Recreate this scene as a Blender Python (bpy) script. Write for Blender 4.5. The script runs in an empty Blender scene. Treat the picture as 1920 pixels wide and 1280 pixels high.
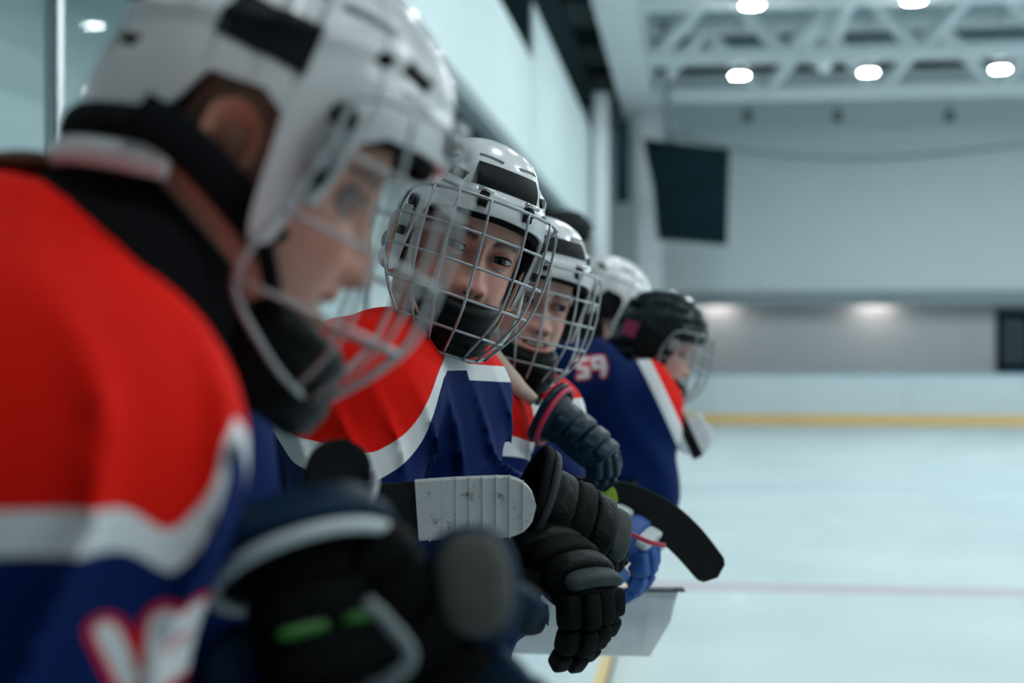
import bpy, bmesh, math, random
import numpy as np
from mathutils import Matrix, Vector

# ------------------------------------------------------------------ camera, world, exposure
sc = bpy.context.scene
COL = sc.collection
FPX = 2667.0                      # focal length in pixels of the 1920 px wide frame (50 mm)
CAMZ = 1.46
HOR = 665.0                       # pixel row of the horizon
cam_d = bpy.data.cameras.new('camera')
cam = bpy.data.objects.new('camera', cam_d)
COL.objects.link(cam)
cam.location = (0, 0, CAMZ)
cam.rotation_euler = (math.pi / 2, 0, 0)
cam_d.sensor_width = 36.0
cam_d.lens = FPX / 1920 * 36.0
cam_d.shift_y = (HOR - 640) / 1920
cam_d.clip_start = 0.05
cam_d.clip_end = 200
cam_d.dof.use_dof = True
cam_d.dof.focus_distance = 1.86
cam_d.dof.aperture_fstop = 2.8
sc.camera = cam

world = bpy.data.worlds.new('arena_air')
sc.world = world
world.use_nodes = True
bg = world.node_tree.nodes['Background']
bg.inputs[0].default_value = (0.40, 0.50, 0.54, 1)
bg.inputs[1].default_value = 0.07

sc.view_settings.view_transform = 'Standard'
sc.view_settings.look = 'None'
sc.view_settings.exposure = 0.12
sc.view_settings.gamma = 1.0
sc.view_settings.use_curve_mapping = False
LAMP_RADIANCE = 240.0
LAMP_TINT = (0.90, 1.0, 1.02)

rng = np.random.default_rng(7)
random.seed(7)

# ------------------------------------------------------------------ frames
SN, CS = 0.1247, 0.9922           # rink axes: u along the boards, v over the ice


def RK(u, v, z):
    return (u * SN + v * CS, u * CS - v * SN, z)


def PX(px, py, y):                # the point at depth y seen at a pixel of the photograph
    return np.array([(px - 960) / FPX * y, y, CAMZ + (HOR - py) / FPX * y])


def nrm(v):
    v = np.asarray(v, float)
    return v / np.linalg.norm(v)


def frame(o, x, z):
    """4x4 with x axis along x and z axis near z"""
    x = nrm(x)
    y = nrm(np.cross(z, x))
    z = np.cross(x, y)
    M = np.eye(4)
    M[:3, 0], M[:3, 1], M[:3, 2], M[:3, 3] = x, y, z, o
    return M


def head_frame(c, f, roll=0.0):
    f = nrm(f)
    r = nrm(np.cross(f, (0, 0, 1)))
    up = np.cross(r, f)
    k = math.radians(roll)
    r2 = r * math.cos(k) + up * math.sin(k)
    up2 = up * math.cos(k) - r * math.sin(k)
    M = np.eye(4)
    M[:3, 0], M[:3, 1], M[:3, 2], M[:3, 3] = r2, f, up2, c
    return M


RKM = np.array([[CS, SN, 0, 0], [-SN, CS, 0, 0], [0, 0, 1, 0], [0, 0, 0, 1.0]])   # columns: v, u, z


# ------------------------------------------------------------------ materials
MATS = {}


def _new(name):
    m = bpy.data.materials.new(name)
    m.use_nodes = True
    nt = m.node_tree
    return m, nt, nt.nodes['Principled BSDF']


def mat(name, col, rough=0.5, metal=0.0, var=0.08, scale=30.0, bump=0.0, bscale=200.0, coat=0.0, spec=None, sss=0.0):
    if spec is None:
        spec = 0.10 if max(col) < 0.12 else 0.5
    if name in MATS:
        return MATS[name]
    m, nt, b = _new(name)
    n, l = nt.nodes, nt.links
    tc = n.new('ShaderNodeTexCoord')
    no = n.new('ShaderNodeTexNoise')
    no.inputs['Scale'].default_value = scale
    no.inputs['Detail'].default_value = 3
    l.new(tc.outputs['Object'], no.inputs['Vector'])
    mx = n.new('ShaderNodeMix')
    mx.data_type = 'RGBA'
    mx.inputs[6].default_value = [c * (1 - var) for c in col] + [1]
    mx.inputs[7].default_value = [min(1, c * (1 + var)) for c in col] + [1]
    l.new(no.outputs[0], mx.inputs[0])
    l.new(mx.outputs[2], b.inputs['Base Color'])
    b.inputs['Roughness'].default_value = rough
    b.inputs['Metallic'].default_value = metal
    b.inputs['Coat Weight'].default_value = coat
    b.inputs['Specular IOR Level'].default_value = spec
    if sss:
        b.inputs['Subsurface Weight'].default_value = sss
        b.inputs['Subsurface Radius'].default_value = (0.008, 0.003, 0.002)
    if bump:
        nb = n.new('ShaderNodeTexNoise')
        nb.inputs['Scale'].default_value = bscale
        l.new(tc.outputs['Object'], nb.inputs['Vector'])
        bp = n.new('ShaderNodeBump')
        bp.inputs['Strength'].default_value = bump
        bp.inputs['Distance'].default_value = 0.002
        l.new(nb.outputs[0], bp.inputs['Height'])
        l.new(bp.outputs[0], b.inputs['Normal'])
    MATS[name] = m
    return m


def emis(name, col, power):
    m, nt, b = _new(name)
    b.inputs['Base Color'].default_value = (0.8, 0.8, 0.8, 1)
    b.inputs['Emission Color'].default_value = (*col, 1)
    b.inputs['Emission Strength'].default_value = power
    MATS[name] = m
    return m


def jersey_mat(name, band=0.030, red=(0.74, 0.007, 0.002), white=(0.70, 0.71, 0.72), blue=(0.0012, 0.013, 0.085)):
    """red below 0, white up to the band, blue above it, read from the point attribute 'yoke';
    attribute 'mark' below 0 is white lettering with a thin red edge"""
    m, nt, b = _new(name)
    n, l = nt.nodes, nt.links

    def attr(a):
        k = n.new('ShaderNodeAttribute')
        k.attribute_name = a
        return k.outputs['Fac']

    def step(v, e):
        k = n.new('ShaderNodeMapRange')
        k.inputs[1].default_value = e - 0.0006
        k.inputs[2].default_value = e + 0.0006
        l.new(v, k.inputs[0])
        return k.outputs[0]

    def mix(f, a, c):
        k = n.new('ShaderNodeMix')
        k.data_type = 'RGBA'
        l.new(f, k.inputs[0])
        for s, v in ((6, a), (7, c)):
            if isinstance(v, tuple):
                k.inputs[s].default_value = (*v, 1)
            else:
                l.new(v, k.inputs[s])
        return k.outputs[2]
    y = attr('yoke')
    mk = attr('mark')
    c = mix(step(y, 0.0), red, white)
    c = mix(step(y, band), c, blue)
    c = mix(step(mk, 0.004), (0.6, 0.01, 0.02), c)
    c = mix(step(mk, 0.0), white, c)
    l.new(c, b.inputs['Base Color'])
    b.inputs['Roughness'].default_value = 0.75
    b.inputs['Specular IOR Level'].default_value = 0.10
    tc = n.new('ShaderNodeTexCoord')
    vo = n.new('ShaderNodeTexVoronoi')
    vo.inputs['Scale'].default_value = 650
    l.new(tc.outputs['Object'], vo.inputs['Vector'])
    bp = n.new('ShaderNodeBump')
    bp.inputs['Strength'].default_value = 0.25
    bp.inputs['Distance'].default_value = 0.0006
    l.new(vo.outputs[0], bp.inputs['Height'])
    l.new(bp.outputs[0], b.inputs['Normal'])
    MATS[name] = m
    return m


def colour_attr_mat(name, rough=0.5, sss=0.12, bump=0.25, bscale=420):
    m, nt, b = _new(name)
    n, l = nt.nodes, nt.links
    k = n.new('ShaderNodeAttribute')
    k.attribute_name = 'tone'
    l.new(k.outputs['Color'], b.inputs['Base Color'])
    b.inputs['Roughness'].default_value = rough
    b.inputs['Subsurface Weight'].default_value = sss
    b.inputs['Subsurface Radius'].default_value = (0.008, 0.003, 0.002)
    tc = n.new('ShaderNodeTexCoord')
    nb = n.new('ShaderNodeTexNoise')
    nb.inputs['Scale'].default_value = bscale
    l.new(tc.outputs['Object'], nb.inputs['Vector'])
    bp = n.new('ShaderNodeBump')
    bp.inputs['Strength'].default_value = bump
    bp.inputs['Distance'].default_value = 0.0008
    l.new(nb.outputs[0], bp.inputs['Height'])
    l.new(bp.outputs[0], b.inputs['Normal'])
    MATS[name] = m
    return m


# ------------------------------------------------------------------ mesh helpers
def mesh(name, V, F, smooth=True, attrs=None, colours=None):
    me = bpy.data.meshes.new(name)
    V = np.asarray(V, float)
    if isinstance(F, np.ndarray):
        F = F.tolist()
    me.from_pydata(V.tolist(), [], F)
    if smooth:
        me.polygons.foreach_set('use_smooth', [True] * len(me.polygons))
    for k, a in (attrs or {}).items():
        at = me.attributes.new(k, 'FLOAT', 'POINT')
        at.data.foreach_set('value', np.asarray(a, np.float32))
    if colours is not None:
        at = me.attributes.new('tone', 'FLOAT_COLOR', 'POINT')
        at.data.foreach_set('color', np.c_[colours, np.ones(len(colours))].astype(np.float32).ravel())
    me.update()
    return me


def put(name, me, m, parent=None, M=None, label=None, cat=None, group=None, kind=None):
    """link an object; M is its world matrix when the parent sits at the world frame of its own"""
    o = bpy.data.objects.new(name, me)
    COL.objects.link(o)
    if m is not None and me is not None:
        if len(me.materials) == 0:
            me.materials.append(m)
        if me.materials[0] is not m:
            o.material_slots[0].link = 'OBJECT'
            o.material_slots[0].material = m
    W = Matrix(M.tolist()) if M is not None else Matrix()
    if parent is not None:
        o.parent = parent
        o.matrix_local = PINV[parent.name] @ W
    else:
        o.matrix_local = W
    PINV[o.name] = W.inverted()
    if label:
        o['label'] = label
    if cat:
        o['category'] = cat
    if group:
        o['group'] = group
    if kind:
        o['kind'] = kind
    return o


PINV = {}


def empty(name, loc, label, cat, group=None, M=None):
    o = bpy.data.objects.new(name, None)
    COL.objects.link(o)
    W = Matrix(M.tolist()) if M is not None else Matrix.Translation(Vector([float(c) for c in loc]))
    o.matrix_local = W
    o.empty_display_size = 0.1
    PINV[o.name] = W.inverted()
    o['label'] = label
    o['category'] = cat
    if group:
        o['group'] = group
    return o


def grid_faces(nr, nc, wrap=True, flip=False):
    i, j = np.meshgrid(np.arange(nr - 1), np.arange(nc if wrap else nc - 1), indexing='ij')
    j2 = (j + 1) % nc
    a, b, c, d = i * nc + j, i * nc + j2, (i + 1) * nc + j2, (i + 1) * nc + j
    q = np.stack([a, b, c, d] if not flip else [d, c, b, a], -1).reshape(-1, 4)
    return q


def box(sx, sy, sz, c=(0, 0, 0), bev=0.0, name='box'):
    bm = bmesh.new()
    bmesh.ops.create_cube(bm, size=1)
    for v in bm.verts:
        v.co = Vector((v.co.x * sx + c[0], v.co.y * sy + c[1], v.co.z * sz + c[2]))
    if bev:
        bmesh.ops.bevel(bm, geom=list(bm.edges), offset=bev, segments=2, affect='EDGES', profile=0.6)
    me = bpy.data.meshes.new(name)
    bm.to_mesh(me)
    bm.free()
    return me


def prism(poly, t, name='prism', bev=0.0, z0=None):
    """polygon in x,y extruded over z in [-t/2, t/2]"""
    bm = bmesh.new()
    lo = [bm.verts.new((p[0], p[1], -t / 2)) for p in poly]
    hi = [bm.verts.new((p[0], p[1], t / 2)) for p in poly]
    n = len(poly)
    bm.faces.new(lo[::-1])
    bm.faces.new(hi)
    for i in range(n):
        bm.faces.new((lo[i], lo[(i + 1) % n], hi[(i + 1) % n], hi[i]))
    bmesh.ops.recalc_face_normals(bm, faces=bm.faces)
    if bev:
        bmesh.ops.bevel(bm, geom=list(bm.edges), offset=bev, segments=2, affect='EDGES', profile=0.6)
    me = bpy.data.meshes.new(name)
    bm.to_mesh(me)
    bm.free()
    return me


def spline(P, n=8):
    P = np.asarray(P, float)
    if len(P) < 3:
        return P
    Q = np.vstack([2 * P[0] - P[1], P, 2 * P[-1] - P[-2]])
    out = []
    for i in range(1, len(Q) - 2):
        p0, p1, p2, p3 = Q[i - 1:i + 3]
        for t in np.linspace(0, 1, n, endpoint=False):
            out.append(0.5 * (2 * p1 + (p2 - p0) * t + (2 * p0 - 5 * p1 + 4 * p2 - p3) * t * t + (3 * p1 - p0 - 3 * p2 + p3) * t ** 3))
    out.append(P[-1])
    return np.array(out)


def tube(P, r, seg=8, closed=False, flat=None, ref=None):
    """tube verts/faces along P; r scalar or per-point; flat=(a,b) gives elliptical half sizes"""
    P = np.asarray(P, float)
    n = len(P)
    T = np.roll(P, -1, 0) - np.roll(P, 1, 0) if closed else np.gradient(P, axis=0)
    T /= np.linalg.norm(T, axis=1)[:, None] + 1e-12
    up = np.array(ref if ref is not None else ([0, 0, 1] if abs(T[0][2]) < 0.9 else [1, 0, 0]), float)
    N = np.zeros_like(P)
    v = up - T[0] * (up @ T[0])
    v /= np.linalg.norm(v)
    for i in range(n):
        if ref is not None:
            v = up - T[i] * (up @ T[i])
        else:
            v = v - T[i] * (v @ T[i])
        v = v / (np.linalg.norm(v) + 1e-12)
        N[i] = v
    B = np.cross(T, N)
    a = np.linspace(0, 2 * np.pi, seg, endpoint=False)
    r = np.broadcast_to(np.asarray(r, float), (n,))
    ra = r if flat is None else np.full(n, flat[0])
    rb = r if flat is None else np.full(n, flat[1])
    V = P[:, None] + N[:, None] * (np.cos(a)[None, :, None] * ra[:, None, None]) + B[:, None] * (np.sin(a)[None, :, None] * rb[:, None, None])
    V = V.reshape(-1, 3)
    F = grid_faces(n, seg, True, flip=False).tolist()
    if closed:
        i = np.arange(seg)
        F += np.stack([(n - 1) * seg + i, (n - 1) * seg + (i + 1) % seg, (i + 1) % seg, i], -1).tolist()
    else:
        F.append(list(range(seg))[::-1])
        F.append(list(range((n - 1) * seg, n * seg)))
    return V, F


def tube_mesh(P, r, seg=8, name='tube', **k):
    return mesh(name, *tube(P, r, seg, **k))


def superell(rad, e1=0.5, e2=0.5, nu=14, nv=20, M=None):
    u = np.linspace(-np.pi / 2, np.pi / 2, nu)
    v = np.linspace(0, 2 * np.pi, nv, endpoint=False)
    U, Vv = np.meshgrid(u, v, indexing='ij')

    def p(x, e):
        return np.sign(x) * np.abs(x) ** e
    X = rad[0] * p(np.cos(U), e1) * p(np.cos(Vv), e2)
    Y = rad[1] * p(np.cos(U), e1) * p(np.sin(Vv), e2)
    Z = rad[2] * p(np.sin(U), e1)
    V = np.stack([X, Y, Z], -1).reshape(-1, 3)
    if M is not None:
        V = V @ M[:3, :3].T + M[:3, 3]
    return V, grid_faces(nu, nv).tolist()


def join(parts):
    VV, FF, o = [], [], 0
    for V, F in parts:
        VV.append(np.asarray(V))
        FF += [[i + o for i in f] for f in F]
        o += len(V)
    return np.vstack(VV), FF


# ------------------------------------------------------------------ implicit surfaces (smooth bodies)
class Field:
    def __init__(s, lo, hi, h):
        s.h = h
        s.lo = np.asarray(lo, float)
        n = np.ceil((np.asarray(hi) - s.lo) / h).astype(int) + 1
        ax = [s.lo[k] + h * np.arange(n[k]) for k in range(3)]
        s.X, s.Y, s.Z = [a.astype(np.float32) for a in np.meshgrid(*ax, indexing='ij')]
        s.F = np.full(s.X.shape, 9.0, np.float32)

    def add(s, d, k=0.03):
        h = np.maximum(k - np.abs(s.F - d), 0) / k
        s.F = np.minimum(s.F, d) - h * h * k * 0.25

    def cut(s, d, k=0.01):
        d = -d
        h = np.maximum(k - np.abs(s.F - d), 0) / k
        s.F = np.maximum(s.F, d) + h * h * k * 0.25

    def cone(s, a, b, ra, rb):
        a, b = np.asarray(a, float), np.asarray(b, float)
        d = b - a
        L2 = float(d @ d)
        t = ((s.X - a[0]) * d[0] + (s.Y - a[1]) * d[1] + (s.Z - a[2]) * d[2]) / L2
        t = np.clip(t, 0, 1)
        q = np.sqrt((s.X - a[0] - t * d[0]) ** 2 + (s.Y - a[1] - t * d[1]) ** 2 + (s.Z - a[2] - t * d[2]) ** 2)
        return q - (ra + (rb - ra) * t)

    def ell(s, c, r, R=None):
        x, y, z = s.X - c[0], s.Y - c[1], s.Z - c[2]
        if R is not None:
            x, y, z = [R[0, k] * x + R[1, k] * y + R[2, k] * z for k in range(3)]
        k0 = np.sqrt((x / r[0]) ** 2 + (y / r[1]) ** 2 + (z / r[2]) ** 2)
        k1 = np.sqrt((x / r[0] ** 2) ** 2 + (y / r[1] ** 2) ** 2 + (z / r[2] ** 2) ** 2) + 1e-6
        return k0 * (k0 - 1) / k1

    def mesh(s):
        F = s.F
        ins = F < 0
        nx, ny, nz = F.shape
        sl = [slice(0, -1), slice(1, None)]
        cnt = np.zeros((nx - 1, ny - 1, nz - 1), np.int8)
        for i in (0, 1):
            for j in (0, 1):
                for k in (0, 1):
                    cnt += ins[sl[i], sl[j], sl[k]]
        act = (cnt > 0) & (cnt < 8)
        idx = np.full(act.shape, -1, np.int64)
        C = np.argwhere(act)
        idx[act] = np.arange(len(C))
        acc = np.zeros((len(C), 3))
        num = np.zeros(len(C))
        corners = [(i, j, k) for i in (0, 1) for j in (0, 1) for k in (0, 1)]
        for p in corners:
            for ax in range(3):
                if p[ax]:
                    continue
                q = list(p)
                q[ax] = 1
                f0 = F[C[:, 0] + p[0], C[:, 1] + p[1], C[:, 2] + p[2]]
                f1 = F[C[:, 0] + q[0], C[:, 1] + q[1], C[:, 2] + q[2]]
                x = (f0 < 0) != (f1 < 0)
                t = np.where(x, f0 / np.where(x, f0 - f1, 1), 0)
                pos = np.repeat(np.array([p], float), len(C), 0)
                pos[:, ax] = t
                acc += pos * x[:, None]
                num += x
        V = s.lo + s.h * (C + acc / num[:, None])
        quads = []
        for ax in range(3):
            a = [slice(None)] * 3
            b = [slice(None)] * 3
            a[ax], b[ax] = slice(0, -1), slice(1, None)
            ch = ins[tuple(a)] != ins[tuple(b)]
            o1, o2 = (ax + 1) % 3, (ax + 2) % 3
            E = np.argwhere(ch)
            ok = (E[:, o1] > 0) & (E[:, o2] > 0) & (E[:, o1] < F.shape[o1] - 1) & (E[:, o2] < F.shape[o2] - 1)
            E = E[ok]
            c = []
            for d1, d2 in ((-1, -1), (0, -1), (0, 0), (-1, 0)):
                e = E.copy()
                e[:, o1] += d1
                e[:, o2] += d2
                c.append(idx[e[:, 0], e[:, 1], e[:, 2]])
            Q = np.stack(c, -1)
            fl = ~ins[E[:, 0], E[:, 1], E[:, 2]]
            Q[fl] = Q[fl][:, ::-1]
            quads.append(Q)
        Q = np.vstack(quads)
        Q = Q[(Q >= 0).all(1)]
        return V, Q


def relax(V, Q, it=2):
    E = np.vstack([Q[:, [0, 1]], Q[:, [1, 2]], Q[:, [2, 3]], Q[:, [3, 0]]])
    for _ in range(it):
        acc = np.zeros_like(V)
        num = np.zeros(len(V))
        for a, b in ((0, 1), (1, 0)):
            for k in range(3):
                acc[:, k] += np.bincount(E[:, a], V[E[:, b], k], len(V))
            num += np.bincount(E[:, a], minlength=len(V))
        V = 0.5 * V + 0.5 * acc / np.maximum(num, 1)[:, None]
    return V


def sst(a, b, x):
    t = np.clip((x - a) / (b - a), 0, 1)
    return t * t * (3 - 2 * t)


def gauss(x, s):
    return np.exp(-0.5 * (x / s) ** 2)

# ================================================================== the setting
M_white = mat('white_board_plastic', (0.66, 0.74, 0.77), 0.35, var=0.04, scale=3)
M_wall = mat('far_wall_paint', (0.64, 0.715, 0.73), 0.8, var=0.04, scale=0.6)
M_wall_low = mat('lower_wall_paint', (0.50, 0.51, 0.52), 0.8, var=0.05, scale=0.8)
M_steel = mat('painted_white_steel', (0.82, 0.87, 0.89), 0.5, var=0.04, scale=4)
M_deck = mat('roof_deck_metal', (0.06, 0.10, 0.115), 0.7, var=0.2, scale=0.8)
M_deck2 = mat('roof_deck_pale_metal', (0.34, 0.44, 0.47), 0.7, var=0.1, scale=0.8)
M_yellow = mat('kick_strip_plastic', (0.85, 0.58, 0.22), 0.45, var=0.06, scale=4)
M_dark = mat('dark_panel', (0.003, 0.013, 0.017), 0.6, var=0.4, scale=2, spec=0.04)
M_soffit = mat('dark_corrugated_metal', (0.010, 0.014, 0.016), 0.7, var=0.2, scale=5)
M_gal = mat('gallery_white_cladding', (0.74, 0.86, 0.87), 0.6, var=0.03, scale=1)
M_alu = mat('aluminium', (0.62, 0.66, 0.68), 0.3, metal=0.8, var=0.05, scale=12)
M_rub = mat('rubber_matting', (0.02, 0.022, 0.024), 0.8, var=0.3, scale=14, bump=0.3)
M_grey = mat('grey_steel', (0.24, 0.30, 0.32), 0.6, var=0.08, scale=4)


def ice_material():
    m, nt, b = _new('ice')
    n, l = nt.nodes, nt.links
    tc = n.new('ShaderNodeTexCoord')
    no = n.new('ShaderNodeTexNoise')
    no.inputs['Scale'].default_value = 0.55
    no.inputs['Detail'].default_value = 5
    l.new(tc.outputs['Object'], no.inputs['Vector'])
    n2 = n.new('ShaderNodeTexNoise')
    n2.inputs['Scale'].default_value = 0.9
    n2.inputs['Detail'].default_value = 4
    mp = n.new('ShaderNodeMapping')
    mp.inputs['Scale'].default_value = (3.0, 0.5, 1)
    mp.inputs['Rotation'].default_value = (0, 0, 0.6)
    l.new(tc.outputs['Object'], mp.inputs[0])
    l.new(mp.outputs[0], n2.inputs['Vector'])
    r1 = n.new('ShaderNodeMapRange')
    r1.inputs[1].default_value, r1.inputs[2].default_value = 0.35, 0.65
    l.new(no.outputs[0], r1.inputs[0])
    mx = n.new('ShaderNodeMix')
    mx.data_type = 'RGBA'
    mx.inputs[6].default_value = (0.57, 0.68, 0.71, 1)
    mx.inputs[7].default_value = (0.66, 0.765, 0.79, 1)
    l.new(r1.outputs[0], mx.inputs[0])
    # pale snow scratches
    r2 = n.new('ShaderNodeMapRange')
    r2.inputs[1].default_value, r2.inputs[2].default_value = 0.62, 0.74
    r2.inputs[4].default_value = 0.6
    l.new(n2.outputs[0], r2.inputs[0])
    m2 = n.new('ShaderNodeMix')
    m2.data_type = 'RGBA'
    l.new(r2.outputs[0], m2.inputs[0])
    l.new(mx.outputs[2], m2.inputs[6])
    m2.inputs[7].default_value = (0.80, 0.88, 0.90, 1)
    out = m2.outputs[2]
    # a red line painted under the ice and a grey-blue band, across the rink (u coordinate = object y)
    sp = n.new('ShaderNodeSeparateXYZ')
    l.new(tc.outputs['Object'], sp.inputs[0])
    for u, w, c, f in ((9.05, 0.15, (0.50, 0.30, 0.40), 0.55), (15.9, 0.25, (0.40, 0.52, 0.60), 0.40)):
        s = n.new('ShaderNodeMath')
        s.operation = 'SUBTRACT'
        l.new(sp.outputs[1], s.inputs[0])
        s.inputs[1].default_value = u
        a = n.new('ShaderNodeMath')
        a.operation = 'ABSOLUTE'
        l.new(s.outputs[0], a.inputs[0])
        g = n.new('ShaderNodeMapRange')
        g.inputs[1].default_value, g.inputs[2].default_value = w * 0.9, w * 1.1
        g.inputs[3].default_value, g.inputs[4].default_value = f, 0
        l.new(a.outputs[0], g.inputs[0])
        k = n.new('ShaderNodeMix')
        k.data_type = 'RGBA'
        l.new(g.outputs[0], k.inputs[0])
        l.new(out, k.inputs[6])
        k.inputs[7].default_value = (*c, 1)
        out = k.outputs[2]
    l.new(out, b.inputs['Base Color'])
    b.inputs['Roughness'].default_value = 0.42
    b.inputs['Specular IOR Level'].default_value = 0.3
    return m


def sbox(name, v0, v1, u0, u1, z0, z1, m, parent=None, bev=0.0, label=None, cat=None, kind='structure', group=None):
    me = box(v1 - v0, u1 - u0, z1 - z0, ((v0 + v1) / 2, (u0 + u1) / 2, (z0 + z1) / 2), bev, name)
    return put(name, me, m, parent, RKM, label, cat, group, kind if parent is None else None)


U_FAR = 30.2
sbox('floor', -0.36, 26, -12, U_FAR, -0.10, 0.0, ice_material(), label='pale blue white ice of the rink with faint lines', cat='ice')
sbox('floor_bench', -6.0, -0.36, -8, U_FAR + 1.6, -0.10, 0.06, M_rub, label='dark rubber floor behind the boards', cat='floor')

# near boards the players lean on
nb = sbox('wall_near', -0.46, -0.385, -3, U_FAR, 0.0, 1.0, M_white, label='white rink boards under the leaning players', cat='boards')
for k in range(14):
    u0 = -3 + k * 2.4
    sbox('panel', -0.385, -0.37, u0 + 0.006, min(u0 + 2.394, U_FAR), 0.20, 0.985, M_white, nb, 0.003)
    sbox('kick_strip', -0.386, -0.360, u0 + 0.004, min(u0 + 2.396, U_FAR), 0.0, 0.20, M_yellow, nb, 0.004)
sbox('cap', -0.475, -0.365, -3, U_FAR, 0.985, 1.03, mat('board_cap', (0.35, 0.38, 0.40), 0.4), nb, 0.012)

# far boards
fb = sbox('wall_far_boards', -0.36, 26, U_FAR, U_FAR + 0.10, 0, 1.04, M_white, label='white boards at the far end of the rink', cat='boards')
for k in range(11):
    v0 = -0.36 + k * 2.4
    sbox('panel', v0 + 0.008, v0 + 2.392, U_FAR - 0.03, U_FAR, 0.22, 1.04, M_white, fb, 0.004)
    sbox('kick_strip', v0 + 0.005, v0 + 2.395, U_FAR - 0.045, U_FAR, 0.0, 0.22, M_yellow, fb, 0.004)
sbox('cap', -0.36, 26, U_FAR - 0.045, U_FAR + 0.11, 1.04, 1.085, mat('far_cap', (0.22, 0.42, 0.55), 0.5), fb, 0.008)

# far end wall: recessed lower part with lamps, ledge, tall upper wall
U_W = U_FAR + 1.7
wf = sbox('wall_far', -6, 26, U_W, U_W + 0.2, 0, 2.72, M_wall_low, label='grey lower end wall washed by two warm lamps', cat='wall')
for k in range(13):
    v0 = -5.9 + k * 2.4
    sbox('panel', v0, v0 + 2.37, U_W - 0.015, U_W, 0.08, 2.66, M_wall_low, wf, 0.004)
wu = sbox('wall_far_upper', -6, 26, U_W - 0.55, U_W + 0.2, 2.80, 7.6, M_wall, label='tall plain blue grey wall above the far ledge', cat='wall')
sbox('trim_1', -6, 26, U_W - 0.66, U_W - 0.55, 2.52, 2.82, M_grey, label='grey ledge along the foot of the upper end wall', cat='ledge')
sbox('baseboard_far', -6, 26, U_FAR + 0.12, U_W, 0.9, 0.98, M_grey, label='grey walkway edge behind the far boards', cat='walkway')

# side and roof
sbox('wall_right', 26, 26.2, -12, U_W, 0, 7.6, M_wall, label='pale wall along the far side of the ice', cat='wall')
ce = sbox('ceiling', -6, 26, -12, U_W + 0.2, 7.75, 7.9, M_deck, label='dark metal roof deck above the white trusses', cat='ceiling')
for k in range(11):
    u0 = -8 + k * 3.7
    sbox('panel', -6, 26, u0, u0 + 1.7, 7.70, 7.75, M_deck2, ce)

# lamps under the roof: the arena's own light
M_lamp = emis('lamp_glow', LAMP_TINT, LAMP_RADIANCE)
M_house = mat('lamp_housing', (0.35, 0.38, 0.40), 0.4, metal=0.5)
ang = np.linspace(0, 2 * np.pi, 24, endpoint=False)


def lathe(prof, seg=24, name='lathe'):
    a = np.linspace(0, 2 * np.pi, seg, endpoint=False)
    V = np.concatenate([np.c_[r * np.cos(a), r * np.sin(a), np.full(seg, z)] for r, z in prof])
    F = grid_faces(len(prof), seg).tolist()
    F.append(list(range(seg))[::-1])
    F.append(list(range((len(prof) - 1) * seg, len(prof) * seg)))
    bm = bmesh.new()
    me = mesh(name, V, F)
    bm.from_mesh(me)
    bmesh.ops.recalc_face_normals(bm, faces=bm.faces)
    bm.to_mesh(me)
    bm.free()
    me.set_sharp_from_angle(angle=math.radians(40))
    return me


me_house = lathe([(0.15, 0.0), (0.15, 0.06), (0.10, 0.16), (0.07, 0.19), (0.07, 0.26)], name='housing')
me_disc = lathe([(0.132, -0.012), (0.132, 0.004)], name='diffuser')
me_rod = lathe([(0.012, 0.26), (0.012, 1.5)], 8, name='rod')
LU = [24.45 - 4.9 * k for k in range(6)]
LV = [0.82 + 2.14 * k for k in range(10)]
ordn = ['first', 'second', 'third', 'fourth', 'fifth', 'sixth', 'seventh', 'eighth', 'ninth', 'tenth']
for i, u in enumerate(LU):
    for j, v in enumerate(LV):
        t = empty('ceiling_lamp', RK(u, v, 6.2), 'round roof lamp, %s from the bench side, %s row from end wall' % (ordn[j], ordn[i]), 'lamp', 'high bay lamps under the roof')
        W = np.eye(4)
        W[:3, 3] = RK(u, v, 6.2)
        put('housing', me_house, M_house, t, W)
        put('diffuser', me_disc, M_lamp, t, W)
        put('rod', me_rod, M_house, t, W)

# trusses across the hall
def truss(u, label, z0=6.36, z1=7.62, ph=0.0):
    t = empty('roof_truss', RK(u, 0, z0), label, 'truss', 'white roof trusses across the hall')
    sbox('bottom_chord', -1.3, 25.8, u - 0.10, u + 0.10, z0 - 0.11, z0 + 0.11, M_steel, t)
    sbox('top_chord', -1.3, 25.8, u - 0.10, u + 0.10, z1 - 0.10, z1 + 0.10, M_steel, t)
    st = 1.07
    k = 0
    v = -0.9 + ph
    while v + st < 25:
        a, b = (v, z0), (v + st, z1)
        if k % 2:
            a, b = (v, z1), (v + st, z0)
        P = np.array([[a[0], u, a[1]], [b[0], u, b[1]]])
        V, F = tube(P, 0.1, 4, flat=(0.13, 0.13), ref=(0, 1, 0))
        put('diagonal', mesh('diagonal', V, F, smooth=False), M_steel, t, RKM)
        v += st
        k += 1


truss(19.9, 'white steel roof truss crossing above the near lamp pair')
truss(23.7, 'white steel roof truss level with the three far lamps', ph=0.3)
truss(27.2, 'white steel roof truss just before the end wall', ph=0.1)
tb = bpy.data.objects['roof_truss.001']
put('brace', mesh('brace', *tube(np.array([PX(1540, 128, 23.55), PX(1606, -40, 22.6)]), 0.1, 4, flat=(0.14, 0.14), ref=(0, 1, 0)), smooth=False), M_steel, tb)
truss(15.2, 'white steel roof truss out of sight above the players', ph=0.5)

# long girder above the bench side
g = sbox('trim_2', -1.35, -0.75, -8, U_W - 0.6, 6.3, 7.7, M_steel, label='broad pale girder running along the bench side', cat='girder')

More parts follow.
